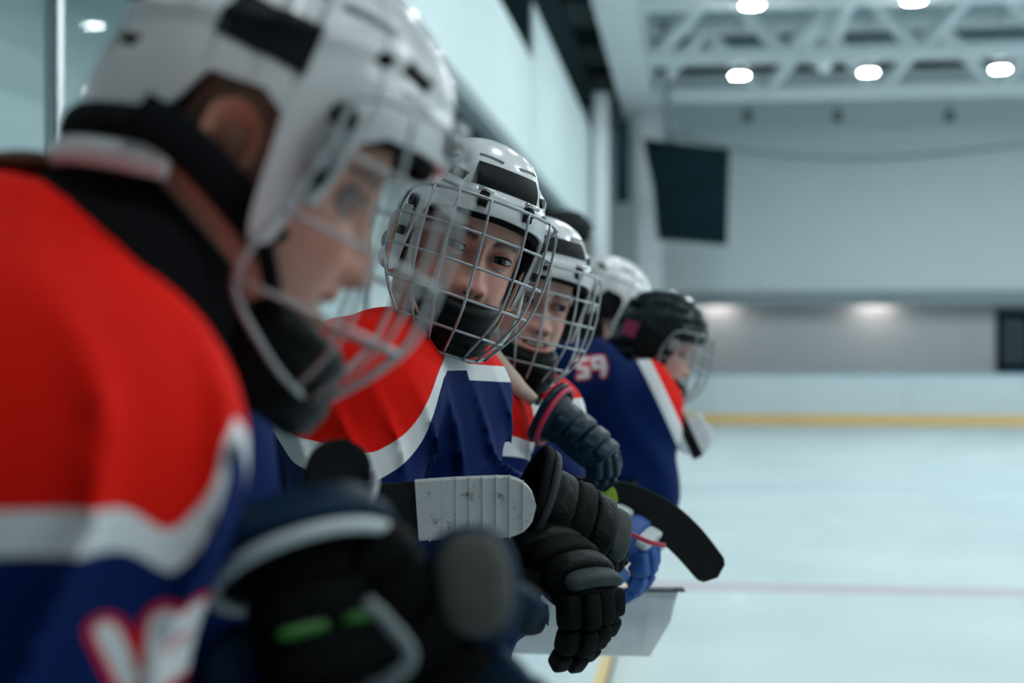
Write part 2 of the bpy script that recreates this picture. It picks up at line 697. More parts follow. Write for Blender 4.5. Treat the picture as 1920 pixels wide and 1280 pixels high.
# gallery above the bench: white parapet, dark soffit, back wall
VG = -1.9
gp = sbox('wall_gallery', VG - 0.14, VG - 0.02, -8, 27.4, 3.72, 5.0, M_gal, label='white gallery parapet sloping away above the bench', cat='wall')
for k in range(10):
    u0 = -7.9 + k * 2.5
    sbox('panel', VG - 0.02, VG, u0 + 0.004, u0 + 2.496, 3.76, 5.02, M_gal, gp, 0.003)
for k in range(4):
    u0 = 17.1 + k * 2.57
    sbox('panel', VG - 0.02, VG + 0.015, u0 + 0.004, u0 + 2.566, 3.74, 5.72, M_gal, gp, 0.003)
sbox('lip', VG - 0.16, VG + 0.01, -8, 27.4, 3.62, 3.76, M_grey, gp, 0.004)
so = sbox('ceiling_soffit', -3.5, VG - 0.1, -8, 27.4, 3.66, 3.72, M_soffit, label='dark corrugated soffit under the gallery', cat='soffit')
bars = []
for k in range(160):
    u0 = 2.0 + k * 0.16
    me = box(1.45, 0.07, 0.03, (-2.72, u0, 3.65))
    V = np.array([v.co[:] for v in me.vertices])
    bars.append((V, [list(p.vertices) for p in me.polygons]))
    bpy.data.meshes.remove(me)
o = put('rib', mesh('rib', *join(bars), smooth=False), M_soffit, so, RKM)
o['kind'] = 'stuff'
sbox('wall_bench', -3.65, -3.45, -8, 27.4, 0, 3.68, M_gal, label='pale wall behind the bench under the gallery', cat='wall')  # whitened to stand in for bright reflections in the bench shield
sbox('ceiling_gallery', -6, VG - 0.1, -8, U_W, 6.9, 7.0, M_deck, label='dark ceiling over the gallery', cat='ceiling')
sbox('wall_left', -6.2, -6.0, -12, U_W, 0, 7.7, M_grey, label='grey wall at the back of the gallery', cat='wall')

# clear shield behind the bench with posts
gm, gnt, gb = _new('clear_acrylic')
gb.inputs['Base Color'].default_value = (0.85, 0.95, 0.96, 1)
gb.inputs['Transmission Weight'].default_value = 1.0
gb.inputs['Roughness'].default_value = 0.02
gb.inputs['IOR'].default_value = 1.05
MATS['clear_acrylic'] = gm
sh = empty('bench_shield', RK(4, -1.72, 0.06), 'clear acrylic shield with metal posts behind the bench', 'shield')
for k, u0 in enumerate((2.44, 3.69, 4.94, 6.19, 7.44)):
    if k:
        sbox('pane', -1.722, -1.714, u0 - 1.22, u0 - 0.03, 0.9, 2.55, gm, sh)
    sbox('post', -1.745, -1.700, u0 - 0.022, u0 + 0.022, 0.06, 2.6, M_alu, sh, 0.008)
sbox('rail', -1.76, -1.69, 2.44, 7.44, 0.86, 0.92, M_alu, sh, 0.008)

# columns beside the end of the gallery, screen, small fittings
for (px0, px1, py0, py1, y, m, lab) in (
        (1112, 1140, 175, 700, 26.6, M_steel, 'slim pale column at the end of the gallery'),
        (1192, 1240, 190, 700, 29.0, M_steel, 'wide pale column left of the dark screen'),
        (1154, 1180, 225, 380, 28.0, mat('blue_banner', (0.03, 0.07, 0.10), 0.6), 'narrow dark blue banner between the pale columns')):
    a, b = PX(px0, py1, y), PX(px1, py0, y)
    z0 = 0.0 if m is M_steel else a[2]
    me = box(b[0] - a[0], 0.3 if m is M_steel else 0.04, b[2] - z0, ((a[0] + b[0]) / 2, y, (z0 + b[2]) / 2), 0.01)
    t = put('column' if m is M_steel else 'banner', me, m, None, None, lab, 'column' if m is M_steel else 'banner')
    if m is M_steel:
        t['kind'] = 'structure'
ys = 26.5
c4 = [PX(1209, 262, ys), PX(1366, 281, ys), PX(1361, 456, ys), PX(1236, 445, ys), PX(1228, 350, ys)]
cc = sum(c4) / 5
st = empty('screen', cc, 'large dark screen hanging before the end wall', 'screen')
poly = [(p[0] - cc[0], p[2] - cc[2]) for p in c4]
W = np.eye(4)
W[:3, 0], W[:3, 1], W[:3, 2], W[:3, 3] = (1, 0, 0), (0, 0, 1), (0, -1, 0), cc
put('panel', prism(poly, 0.18, 'panel', 0.02), M_dark, st, W)
fr = [(p[0] * 1.05, p[1] * 1.04) for p in poly]
W2 = W.copy()
W2[:3, 3] = cc + np.array([0, 0.12, 0])
put('casing', prism(fr, 0.12, 'casing', 0.02), mat('screen_casing', (0.10, 0.16, 0.18), 0.5), st, W2)
put('bracket', tube_mesh([PX(1262, 275, ys) + [0, .1, 0], PX(1250, 170, ys) + [0, .1, 0], PX(1246, 30, ys) + [0, .1, 0]], 0.05, 6), M_grey, st)
for px, lab in ((1402, 'small dark loudspeaker under the truss nearest the screen'), (1570, 'small dark loudspeaker in the middle under the truss'), (1780, 'small dark loudspeaker under the truss at far side')):
    c = PX(px, 218, 29.6)
    t = empty('loudspeaker', c, lab, 'loudspeaker', 'loudspeakers under the truss')
    put('body', box(0.20, 0.2, 0.22, c, 0.03), mat('speaker_grey', (0.16, 0.20, 0.21), 0.6), t)
    put('bracket', tube_mesh([c + [0, 0, 0.1], c + [0, 0, 0.7]], 0.015, 6), M_grey, t)
cab = spline([PX(1255, 250, 30.6), PX(1400, 283, 30.4), PX(1600, 296, 30.2), PX(1800, 284, 30.0), PX(2100, 250, 29.6)])
put('cable', tube_mesh(cab, 0.025, 6), M_grey, None, None, 'thin cable sagging across the upper end wall', 'cable')
# door and wall lamps under the ledge
v0, v1 = 6.56, 7.95
d = empty('door_1', RK(U_W - 0.05, (v0 + v1) / 2, 0.95), 'dark doorway in the lower end wall', 'door')
d['kind'] = 'structure'
sbox('leaf', v0, v1, U_W - 0.10, U_W - 0.02, 0.95, 2.42, M_dark, d, 0.01)
for s in (0, 1):
    sbox('pane', v0 + 0.12 + s * 0.66, v0 + 0.60 + s * 0.66, U_W - 0.115, U_W - 0.095, 1.25, 2.25, mat('door_pane', (0.05, 0.07, 0.08), 0.3), d)
sbox('door_frame', v0 - 0.08, v1 + 0.08, U_W - 0.11, U_W - 0.02, 2.42, 2.50, M_grey, d)
M_warm = emis('warm_lamp_glow', (1.0, 0.88, 0.84), 17.0)
for px, lab in ((1345, 'long warm lamp under the ledge near the black helmet'), (1640, 'long warm lamp under the ledge in mid wall')):
    c = PX(px, 552, 31.0)
    t = empty('wall_lamp', c, lab, 'lamp', 'warm lamps under the ledge')
    W = RKM.copy()
    vv = c[0] * CS - c[1] * SN
    put('housing', box(0.9, 0.14, 0.10, (vv, U_W - 0.25, 2.75), 0.02), M_steel, t, W)
    put('diffuser', box(0.7, 0.12, 0.03, (vv, U_W - 0.25, 2.69)), M_warm, t, W)

# ================================================================== people: shared builders
M_skin = colour_attr_mat('skin')
M_shell = mat('white_helmet_shell', (0.74, 0.745, 0.75), 0.22, var=0.03, scale=20, coat=0.3)
M_blackshell = mat('black_helmet_shell', (0.016, 0.022, 0.026), 0.25, var=0.2, scale=20, coat=0.4)
M_liner = mat('black_foam', (0.008, 0.009, 0.010), 0.8, var=0.3, scale=60, bump=0.3)
M_wire = mat('cage_wire_steel', (0.36, 0.38, 0.40), 0.32, metal=0.6, var=0.06, scale=80)
M_wire_pale = mat('cage_wire_pale', (0.44, 0.46, 0.47), 0.4, metal=0.3, var=0.05, scale=80)
M_tape = mat('black_tape', (0.012, 0.013, 0.015), 0.42, var=0.25, scale=60)
M_strap = mat('black_webbing', (0.006, 0.007, 0.009), 0.85, var=0.3, scale=120, bump=0.4, bscale=600)
M_cup = mat('black_chin_cup', (0.004, 0.005, 0.0055), 0.40, var=0.2, scale=40)
M_screw = mat('dark_screw', (0.03, 0.03, 0.032), 0.35, metal=0.6)
M_chrome = mat('clip_metal', (0.6, 0.6, 0.6), 0.25, metal=0.9)
M_clearp = mat('smoky_side_plate', (0.34, 0.36, 0.37), 0.25, var=0.1)
M_beige = mat('beige_strap', (0.60, 0.47, 0.36), 0.7, var=0.1, scale=60)
M_iris = mat('grey_iris', (0.055, 0.075, 0.09), 0.2, var=0.35, scale=900)
M_sclera = mat('shaded_eye_white', (0.40, 0.37, 0.37), 0.25, var=0.05)  # greyed: the shade on the eyeball is put into its colour
M_pupil = mat('pupil', (0.003, 0.003, 0.003), 0.1)
M_lash = mat('lashes', (0.012, 0.008, 0.007), 0.7)
M_hair = mat('brown_hair', (0.10, 0.055, 0.03), 0.5, var=0.4, scale=90)
M_darkhair = mat('dark_hair', (0.012, 0.014, 0.016), 0.55, var=0.4, scale=90)
M_paleh = mat('pale_hair', (0.62, 0.46, 0.38), 0.55, var=0.2, scale=90)
M_teeth = mat('teeth', (0.75, 0.72, 0.66), 0.3)


def smooth_interp(x, xs, ys, w=0.006):
    xs, ys = np.asarray(xs, float), np.asarray(ys, float)
    o = np.argsort(xs)
    xs, ys = xs[o], ys[o]
    k = np.linspace(-2, 2, 9)
    g = np.exp(-0.5 * k * k)
    return sum(gi * np.interp(x + ki * w, xs, ys) for ki, gi in zip(k, g)) / g.sum()


def face_z(n):
    """row heights, dense over the features"""
    t = np.linspace(0, 1, n)
    zs = np.concatenate([np.linspace(0.118, 0.04, n // 5, endpoint=False), np.linspace(0.04, -0.118, n - n // 5 - n // 6, endpoint=False), np.linspace(-0.118, -0.235, n // 6)])
    return zs


def head_mesh(name='body', nr=200, nc=200, skin=(0.60, 0.33, 0.26), brow=(0.07, 0.04, 0.03), smile=0.0, open_=0.0, kid=0.0):
    zs = face_z(nr)
    zc = [0.1181, 0.110, 0.09, 0.06, 0.03, 0.0, -0.03, -0.06, -0.085, -0.103, -0.114, -0.122, -0.140, -0.17, -0.20, -0.235]
    Fv = [0.004, 0.042, 0.066, 0.080, 0.0855, 0.082, 0.080, 0.081, 0.081, 0.078, 0.066, 0.045, 0.026, 0.022, 0.024, 0.03]
    Bv = [0.004, 0.045, 0.077, 0.094, 0.100, 0.098, 0.090, 0.080, 0.074, 0.072, 0.071, 0.071, 0.072, 0.076, 0.082, 0.09]
    Wv = [0.004, 0.038, 0.058, 0.069, 0.0715, 0.071, 0.069, 0.064, 0.0575, 0.050, 0.045, 0.045, 0.047, 0.05, 0.055, 0.065]
    th = np.linspace(-np.pi, np.pi, nc, endpoint=False)
    # more columns over the face
    th = th - 0.55 * np.sin(th)
    Z, T = np.meshgrid(zs, th, indexing='ij')
    F = smooth_interp(Z, zc, Fv, 0.004)
    B = smooth_interp(Z, zc, Bv, 0.004)
    W = smooth_interp(Z, zc, Wv, 0.004)
    s, c = np.sin(T), np.cos(T)
    e = 0.86
    sx = np.sign(s) * np.abs(s) ** e
    cy = np.sign(c) * np.abs(c) ** np.where(c > 0, 0.95, 0.95)
    X = W * sx
    Y = np.where(c > 0, F, B) * cy
    fr = sst(0.05, 0.5, c)            # frontness
    ax = np.abs(X)
    D = np.zeros_like(X)
    # forehead and brow
    D += 0.0045 * gauss(ax - 0.026, 0.016) * gauss(Z - 0.021, 0.008)
    D += 0.002 * gauss(X, 0.02) * gauss(Z - 0.05, 0.02)
    # sockets
    D -= 0.0135 * gauss(ax - 0.0315, 0.0155) * gauss(Z - 0.001, 0.0115)
    D -= 0.006 * gauss(ax - 0.013, 0.006) * gauss(Z - 0.002, 0.012)
    # nose
    prof = smooth_interp(Z, [0.03, 0.015, 0.003, -0.012, -0.028, -0.038, -0.044, -0.0485, -0.053, -0.062], [0, 0.002, 0.006, 0.0125, 0.0195, 0.0245, 0.0250, 0.0190, 0.006, 0.0], 0.0018)
    sg = smooth_interp(Z, [0.02, 0.0, -0.02, -0.038, -0.05], [0.006, 0.0065, 0.008, 0.0095, 0.0095], 0.003)
    D += prof * np.exp(-0.5 * (ax / sg) ** 2.4)
    D += 0.0105 * gauss(ax - 0.0135, 0.0048) * gauss(Z + 0.0425, 0.0058)
    D -= 0.010 * gauss(ax - 0.0075, 0.0030) * gauss(Z + 0.0495, 0.0022)       # nostrils
    # cheeks
    ch = 0.0065 + 0.004 * smile + 0.002 * kid
    D += ch * gauss(ax - 0.039, 0.015) * gauss(Z + 0.034, 0.017)
    D += 0.003 * gauss(ax - 0.050, 0.012) * gauss(Z + 0.075, 0.02) * (1 + kid)
    D -= 0.003 * gauss(ax - 0.0235 - 0.25 * (-0.055 - Z), 0.004) * gauss(Z + 0.056, 0.012)   # fold beside the nose
    # mouth
    mw = 0.024 + 0.004 * smile
    mz = -0.0705 + smile * 0.005 * (ax / mw) ** 2
    m_ = sst(mw + 0.004, mw - 0.006, ax)
    D += 0.0060 * gauss(ax, 0.026) * gauss(Z + 0.070, 0.016)
    D += 0.0040 * m_ * gauss(Z - mz - 0.0055 - open_ * 0.4, 0.0034)
    D += 0.0048 * m_ * gauss(Z - mz + 0.0065 + open_ * 0.6, 0.0042)
    D -= (0.0050 + 0.6 * open_) * m_ * gauss(Z - mz, 0.0016 + open_ * 0.45)
    D -= 0.0020 * gauss(ax, 0.003) * gauss(Z + 0.0585, 0.005)
    D -= 0.0045 * gauss(ax, 0.018) * gauss(Z + 0.088, 0.005)
    D += 0.0070 * gauss(ax, 0.016) * gauss(Z + 0.103, 0.010)
    Y = Y + D * fr
    # temples a touch hollow
    X = X - np.sign(X) * 0.003 * gauss(Z - 0.02, 0.02) * gauss(Y - 0.05, 0.015)
    V = np.stack([X, Y, Z], -1).reshape(-1, 3)
    # skin tone, with shade painted into the eye sockets and nostrils
    base = np.array(skin)
    tone = np.repeat(base[None], V.shape[0], 0)
    x, z, a, f = X.ravel(), Z.ravel(), ax.ravel(), fr.ravel()

    def blend(w, col):
        nonlocal tone
        w = np.clip(w, 0, 1)[:, None]
        tone = tone * (1 - w) + np.array(col) * w
    pink = base * np.array([1.06, 0.72, 0.72])
    blend(0.75 * gauss(a - 0.040, 0.014) * gauss(z + 0.034, 0.014) * f, pink)
    blend(0.55 * gauss(a, 0.013) * gauss(z + 0.042, 0.010) * f, pink)
    blend(0.45 * gauss(a - 0.03, 0.014) * gauss(z - 0.001, 0.010) * f, base * np.array([0.72, 0.58, 0.60]))  # socket shade put into the skin colour
    mzz = mz.ravel()
    lip = sst(mw + 0.002, mw - 0.004, a) * np.exp(-0.5 * ((z - mzz + 0.0008) / (0.0062 + open_ * 0.7)) ** 4) * f
    blend(0.85 * lip, base * np.array([0.95, 0.48, 0.50]))
    blend(0.9 * sst(mw, mw - 0.006, a) * np.exp(-0.5 * ((z - mzz) / (0.0010 + open_ * 0.5)) ** 4) * f, (0.10, 0.02, 0.02))
    blend(0.95 * np.exp(-0.5 * ((a - 0.0075) / 0.0030) ** 2 - 0.5 * ((z + 0.0497) / 0.002) ** 2) * f, (0.05, 0.015, 0.012))  # dark of the nostril hollows, painted on
    bz = 0.0175 + 0.0045 * np.sin(np.clip((a - 0.012) / 0.036, 0, 1) * math.pi * 0.8)
    bw = 0.0043 * sst(0.006, 0.016, a) * (1 - 0.55 * sst(0.036, 0.056, a)) + 1e-5
    br = np.exp(-0.5 * ((z - bz) / bw) ** 2) * sst(0.009, 0.014, a) * sst(0.060, 0.050, a) * np.minimum(1, f * 1.6)
    hsh = 0.92 + 0.08 * np.sin(a * 5200 + z * 3600)
    blend(1.1 * br * hsh, brow)
    me = mesh(name, V, grid_faces(nr, nc).tolist(), True, colours=tone)
    bm = bmesh.new()
    bm.from_mesh(me)
    bmesh.ops.recalc_face_normals(bm, faces=bm.faces)
    bm.to_mesh(me)
    bm.free()
    return me


EYE_C = (0.0315, 0.0655, 0.001)
EYE_R = 0.0138


def eye_parts(gaze, wide=1.0, nu=26, nv=32):
    """ball, iris, pupil meshes about the eye centre looking along gaze (head frame)"""
    g = nrm(gaze)
    M = frame((0, 0, 0), g, (0, 0, 1))

    def cap(a0, a1, r, flatten=None):
        u = np.linspace(a0, a1, nu)
        v = np.linspace(0, 2 * np.pi, nv, endpoint=False)
        U, Vv = np.meshgrid(u, v, indexing='ij')
        P = np.stack([r * np.cos(U), r * np.sin(U) * np.cos(Vv), r * np.sin(U) * np.sin(Vv)], -1).reshape(-1, 3)
        return P @ M[:3, :3].T, grid_faces(nu, nv).tolist()
    k = math.radians
    return (mesh('ball', *cap(k(30), k(179), EYE_R)), mesh('iris', *cap(k(12), k(33), EYE_R * 1.004)), mesh('pupil', *cap(k(0.4), k(13), EYE_R * 1.007)))


def lid_mesh(side, upper, wide=1.0, skin=(0.60, 0.33, 0.26)):
    """eyelid shell about the eye centre, and the lash line"""
    n1, n2 = 26, 12
    az = np.radians(np.linspace(-64, 64, n1))
    hi = math.radians((18.5 if upper else 14) * wide)
    edge = hi * np.sqrt(np.clip(1 - (np.abs(az) / math.radians(60)) ** 2.2, 0, 1))
    edge = edge if upper else -edge
    edge = edge + math.radians(3) * (az / az.max()) * side           # outer corner a little higher
    far = math.radians(62 if upper else -58)
    R = EYE_R * 1.085
    t = np.linspace(0, 1, n2)
    A = az[:, None] + 0 * t[None]
    E = edge[:, None] * (1 - t[None]) + far * t[None]
    rr = R * (1 + 0.03 * np.sin(np.minimum(t * 3, 1) * math.pi) - 0.16 * t ** 2)[None] * np.where(t[None] == 0, 0.985, 1.0)
    P = np.stack([rr * np.cos(E) * np.sin(A), rr * np.cos(E) * np.cos(A), rr * np.sin(E)], -1)
    V = P.reshape(-1, 3)
    F = grid_faces(n1, n2, wrap=False).tolist()
    tone = np.repeat(np.array([skin]), len(V), 0) * np.array([0.90, 0.84, 0.84])  # toned down to match the shade painted in the sockets
    tl = np.tile(t, n1)
    w = (gauss(tl, 0.09) * (0.75 if upper else 0.45))[:, None]
    tone = tone * (1 - w) + np.array([0.06, 0.03, 0.025]) * w
    lash = P[:, 0] * 1.015
    return mesh('eyelid', V, F, True, colours=tone), tube_mesh(lash[2:-2], np.interp(np.linspace(0, 1, n1 - 4), [0, 0.5, 1], [0.0006, 0.0015 if upper else 0.0006, 0.0007]), 6, 'lash_line')


def ear_mesh():
    nr, nc = 14, 40
    r = np.linspace(0, 1, nr)
    a = np.linspace(0, 2 * np.pi, nc, endpoint=False)
    R_, A = np.meshgrid(r, a, indexing='ij')
    y = 0.017 * R_ * np.cos(A) * (1 - 0.25 * np.sin(A) * -1)
    z = 0.031 * R_ * np.sin(A)
    h = 0.004 + 0.006 * gauss(R_ - 0.86, 0.10) * (0.6 + 0.4 * np.sin(A + 0.6)) - 0.006 * gauss(R_ - 0.35, 0.25) + 0.003 * gauss(R_ - 0.6, 0.08) * sst(0.1, 0.9, np.sin(A) - np.cos(A))
    h = np.where(R_ > 0.96, -0.006, h)
    x = h + 0.35 * np.maximum(-y, 0)
    V = np.stack([x, y, z], -1).reshape(-1, 3)
    tone = np.repeat(np.array([[0.66, 0.28, 0.19]]), len(V), 0) * (0.75 + 0.3 * R_.reshape(-1, 1))
    return mesh('ear', V, grid_faces(nr, nc).tolist(), True, colours=tone)


EAR = ear_mesh()


def build_head(person, H, skin=(0.60, 0.33, 0.26), gaze=(0, 1, 0), res=200, brow=(0.07, 0.04, 0.03), smile=0.0, open_=0.0, wide=1.0, eyes=True, kid=0.0, hs=1.0):
    H = H.copy()
    H[:3, :3] = H[:3, :3] * hs
    hd = put('body', head_mesh('body', res, res, skin, brow, smile, open_, kid), M_skin, person, H)
    if eyes:
        ball, iris, pup = eye_parts(gaze)
        for s in (-1, 1):
            W = H.copy()
            W[:3, 3] = (H @ np.array([s * EYE_C[0], EYE_C[1], EYE_C[2], 1]))[:3]
            put('eyeball', ball, M_sclera, hd, W)
            put('iris', iris, M_iris, hd, W)
            put('pupil', pup, M_pupil, hd, W)
            for up in (True, False):
                lm, la = lid_mesh(s, up, wide, skin)
                put('eyelid', lm, M_skin, hd, W)
                put('eyelashes', la, M_lash, hd, W)
    for s in (-1, 1):
        E = np.eye(4)
        E[0, 0], E[1, 1], E[2, 2] = s * 1.3, 1.12, 1.08
        E[:3, 3] = (s * 0.0715, -0.018, -0.004)
        put('ear', EAR, M_skin, hd, H @ E)
    return hd


# ------------------------------------------------------------------ helmet
HZC, HX, HYF, HYB, HZT = 0.028, 0.097, 0.119, 0.123, 0.120


def helm_pt(a, z, off=0.0):
    """outer shell point at azimuth a (0 front, + to the person's right side) and height z"""
    a, z = np.asarray(a, float), np.asarray(z, float)
    q = np.clip((z - HZC) / HZT, -1, 1)
    rr = np.where(z >= HZC, np.sqrt(np.clip(1 - np.clip(q, 0, 1) ** 2.35, 0, 1)), 1 - 1.1 * ((HZC - z).clip(0)) ** 1.35)
    x = HX * np.sign(np.sin(a)) * np.abs(np.sin(a)) ** 0.92
    hy = np.where(np.cos(a) > 0, HYF, HYB)
    y = hy * np.sign(np.cos(a)) * np.abs(np.cos(a)) ** 0.92
    d = np.zeros_like(x * z)
    lat = np.abs(x * rr)
    # raised spine with a soft shoulder either side, brow band, rear shell stepped under the front one
    d = d + 0.0065 * sst(0.058, 0.040, lat) * sst(0.062, 0.10, z)
    d = d + 0.0035 * sst(0.082, 0.072, z) * sst(0.2, 0.5, np.cos(a))
    d = d - 0.0040 * sst(0.006, -0.004, y * rr + 0.02) * sst(-0.2, 0.02, z)
    d = d + 0.0040 * np.exp(-((z - 0.082 - 0.022 * np.cos(a)) / 0.006) ** 2) * sst(0.9, 0.55, np.cos(a))
    d = d + 0.005 * sst(0.05, 0.01, z) * sst(-0.6, -0.9, np.cos(a))
    d = d + off
    n = np.stack([x / HX, y / hy, q * 0.9], -1) if True else None
    P = np.stack([x * rr, y * rr, z + 0 * x], -1)
    nn = np.stack([x * rr / HX ** 2, y * rr / hy ** 2, np.clip(z - HZC, 0, None) / HZT ** 2 + 0 * x], -1)
    nn = nn / (np.linalg.norm(nn, axis=-1, keepdims=True) + 1e-9)
    return P + nn * d[..., None]


def helm_edge(adeg):
    a = np.abs(adeg)
    return np.interp(a, [0, 35, 54, 63, 70, 75, 81, 84, 87, 93, 111, 118, 124, 140, 160, 180],
                     [0.050, 0.047, 0.042, 0.030, -0.010, -0.052, -0.056, -0.040, 0.026, 0.036, 0.034, 0.006, -0.004, -0.010, -0.020, -0.024])


def dome_grid(nr, nc, edge, off, top=HZC + HZT - 1e-5):
    a = np.radians(np.linspace(-180, 180, nc, endpoint=False))
    ze = edge(np.degrees(a))
    t = np.linspace(0, 1, nr)
    # spread rows by arc: dome part by angle, then down to the edge
    ph = t[:, None] * np.ones(nc)[None]
    zq = HZC + HZT * np.clip(np.cos(np.clip(ph / 0.62, 0, 1) * np.pi / 2), 0, 1) ** (2 / 2.35)
    zlow = HZC + (ze[None] - HZC) * np.clip((ph - 0.62) / 0.38, 0, 1)
    Z = np.where(ph < 0.62, zq, zlow)
    # where the edge is above the equator, squeeze
    up = ze[None] > HZC
    pe = np.arccos(np.clip((ze[None] - HZC) / HZT, 0, 1) ** (2.35 / 2))
    Zu = HZC + HZT * np.clip(np.cos(ph * pe), 0, 1) ** (2 / 2.35)
    Z = np.where(up, Zu, Z)
    Z = np.minimum(Z, top)
    A = np.broadcast_to(a[None], Z.shape)
    return helm_pt(A, Z, off)


def shell_mesh(edge, nr=64, nc=260, th=0.0045, off=0.0, cutters=None, name='helmet'):
    O = dome_grid(nr, nc, edge, off).reshape(-1, 3)
    I = dome_grid(nr, nc, edge, off - th).reshape(-1, 3)
    I[-nc:] = O[-nc:] + (I[-nc:] - O[-nc:])
    n = len(O)
    F = grid_faces(nr, nc).tolist()
    G = [[i + n for i in f[::-1]] for f in F]
    rim = []
    b = (nr - 1) * nc
    for j in range(nc):
        k = (j + 1) % nc
        rim.append([b + k, b + j, n + b + j, n + b + k][::-1])
    me = mesh(name, np.vstack([O, I]), F + G + rim)
    bm = bmesh.new()
    bm.from_mesh(me)
    bmesh.ops.remove_doubles(bm, verts=bm.verts, dist=1e-5)
    bmesh.ops.recalc_face_normals(bm, faces=bm.faces)
    bm.to_mesh(me)
    bm.free()
    if cutters is not None:
        ob = bpy.data.objects.new('tmp', me)
        cu = bpy.data.objects.new('tmpc', cutters)
        COL.objects.link(ob)
        COL.objects.link(cu)
        md = ob.modifiers.new('b', 'BOOLEAN')
        md.object = cu
        md.operation = 'DIFFERENCE'
        md.solver = 'EXACT'
        md.use_self = True
        dg = bpy.context.evaluated_depsgraph_get()
        me2 = bpy.data.meshes.new_from_object(ob.evaluated_get(dg))
        bpy.data.objects.remove(ob)
        bpy.data.objects.remove(cu)
        me = me2
        me.name = name
        me.polygons.foreach_set('use_smooth', [True] * len(me.polygons))
    me.set_sharp_from_angle(angle=math.radians(38))
    return me


def surf_frame(a, z, off=0.0):
    """frame on the shell: x tangent along azimuth, y up the shell, z outward"""
    a = math.radians(a)
    p = helm_pt(np.array(a), np.array(z), off)
    pa = helm_pt(np.array(a + 0.02), np.array(z), off) - p
    pz = helm_pt(np.array(a), np.array(z + 0.002), off) - p
    x = nrm(pa)
    n = nrm(np.cross(pz, pa))
    if n @ p < 0:
        n = -n
    y = np.cross(n, x)
    M = np.eye(4)
    M[:3, 0], M[:3, 1], M[:3, 2], M[:3, 3] = x, y, n, p
    return M


VENTS = [(20, 0.1185, 0.034, 0.0060, -6), (45, 0.091, 0.028, 0.0125, -8), (46, 0.0735, 0.028, 0.0050, -8), (63, 0.088, 0.012, 0.010, 0),
         (70, 0.112, 0.040, 0.0085, 4), (100, 0.112, 0.040, 0.010, 6), (138, 0.085, 0.030, 0.020, 0), (150, 0.035, 0.030, 0.010, 0)]


def vent_cutters(vents=VENTS):
    parts = []
    for a, z, w, h, sl in vents:
        for s in (-1, 1):
            M = surf_frame(s * a, z)
            k = math.tan(math.radians(sl)) * s
            pl = [(-w / 2, -h / 2), (w / 2 - s * 0.0 , -h / 2), (w / 2, h / 2), (-w / 2, h / 2)]
            V = []
            for zz in (-0.014, 0.012):
                for p in pl:
                    q = (p[0] + 0.35 * s * p[1], p[1] + k * p[0], zz)
                    V.append((M @ np.array([*q, 1]))[:3])
            parts.append((np.array(V), [[3, 2, 1, 0], [4, 5, 6, 7], [0, 1, 5, 4], [1, 2, 6, 5], [2, 3, 7, 6], [3, 0, 4, 7]]))
    return mesh('cut', *join(parts), smooth=False)


HELMET = shell_mesh(helm_edge, cutters=vent_cutters())
LINER = shell_mesh(lambda a: helm_edge(a) + np.where(np.abs(a) < 58, -0.006, np.interp(np.abs(a), [58, 112, 122, 150, 180], [0.004, 0.0, -0.006, -0.006, 0.004])), nr=30, nc=120, th=0.006, off=-0.0075, name='liner')


def patch(a0, a1, z0, z1, off, n=14, skew=0.0, name='patch'):
    """a thin sheet lying on the shell (tape, sticker)"""
    A, Z = np.meshgrid(np.radians(np.linspace(a0, a1, n)), np.linspace(z0, z1, n), indexing='ij')
    Z = Z + skew * (np.degrees(A) - (a0 + a1) / 2)
    O = helm_pt(A, Z, off).reshape(-1, 3)
    I = helm_pt(A, Z, off - 0.003).reshape(-1, 3)
    F = grid_faces(n, n, False).tolist()
    m = n * n
    G = [[i + m for i in f[::-1]] for f in F]
    ring = [i for i in range(n)] + [i * n + n - 1 for i in range(1, n)] + [(n - 1) * n + j for j in range(n - 2, -1, -1)] + [i * n for i in range(n - 2, 0, -1)]
    R = [[ring[k], ring[(k + 1) % len(ring)], ring[(k + 1) % len(ring)] + m, ring[k] + m] for k in range(len(ring))]
    me = mesh(name, np.vstack([O, I]), F + G + R)
    bm = bmesh.new()
    bm.from_mesh(me)
    bmesh.ops.recalc_face_normals(bm, faces=bm.faces)
    bm.to_mesh(me)
    bm.free()
    me.set_sharp_from_angle(angle=math.radians(40))
    return me


# ------------------------------------------------------------------ wire cage
CZ = [0.075, 0.045, 0.0, -0.04, -0.072, -0.10, -0.135]
CYF = [0.130, 0.140, 0.150, 0.153, 0.150, 0.134, 0.106]
CXH = [0.101, 0.105, 0.107, 0.104, 0.096, 0.083, 0.062]


def cage_pt(adeg, z, off=0.0):
    a = np.radians(np.asarray(adeg, float))
    z = np.asarray(z, float)
    yf = smooth_interp(z, CZ, CYF, 0.006) + off
    xh = smooth_interp(z, CZ, CXH, 0.006) + off
    y0 = 0.025
    s, c = np.sin(a), np.cos(a)
    x = xh * np.sign(s) * np.abs(s) ** 0.85
    y = y0 + (yf - y0) * np.sign(c) * np.abs(c) ** 0.85
    return np.stack([x, y, z + 0 * x], -1)


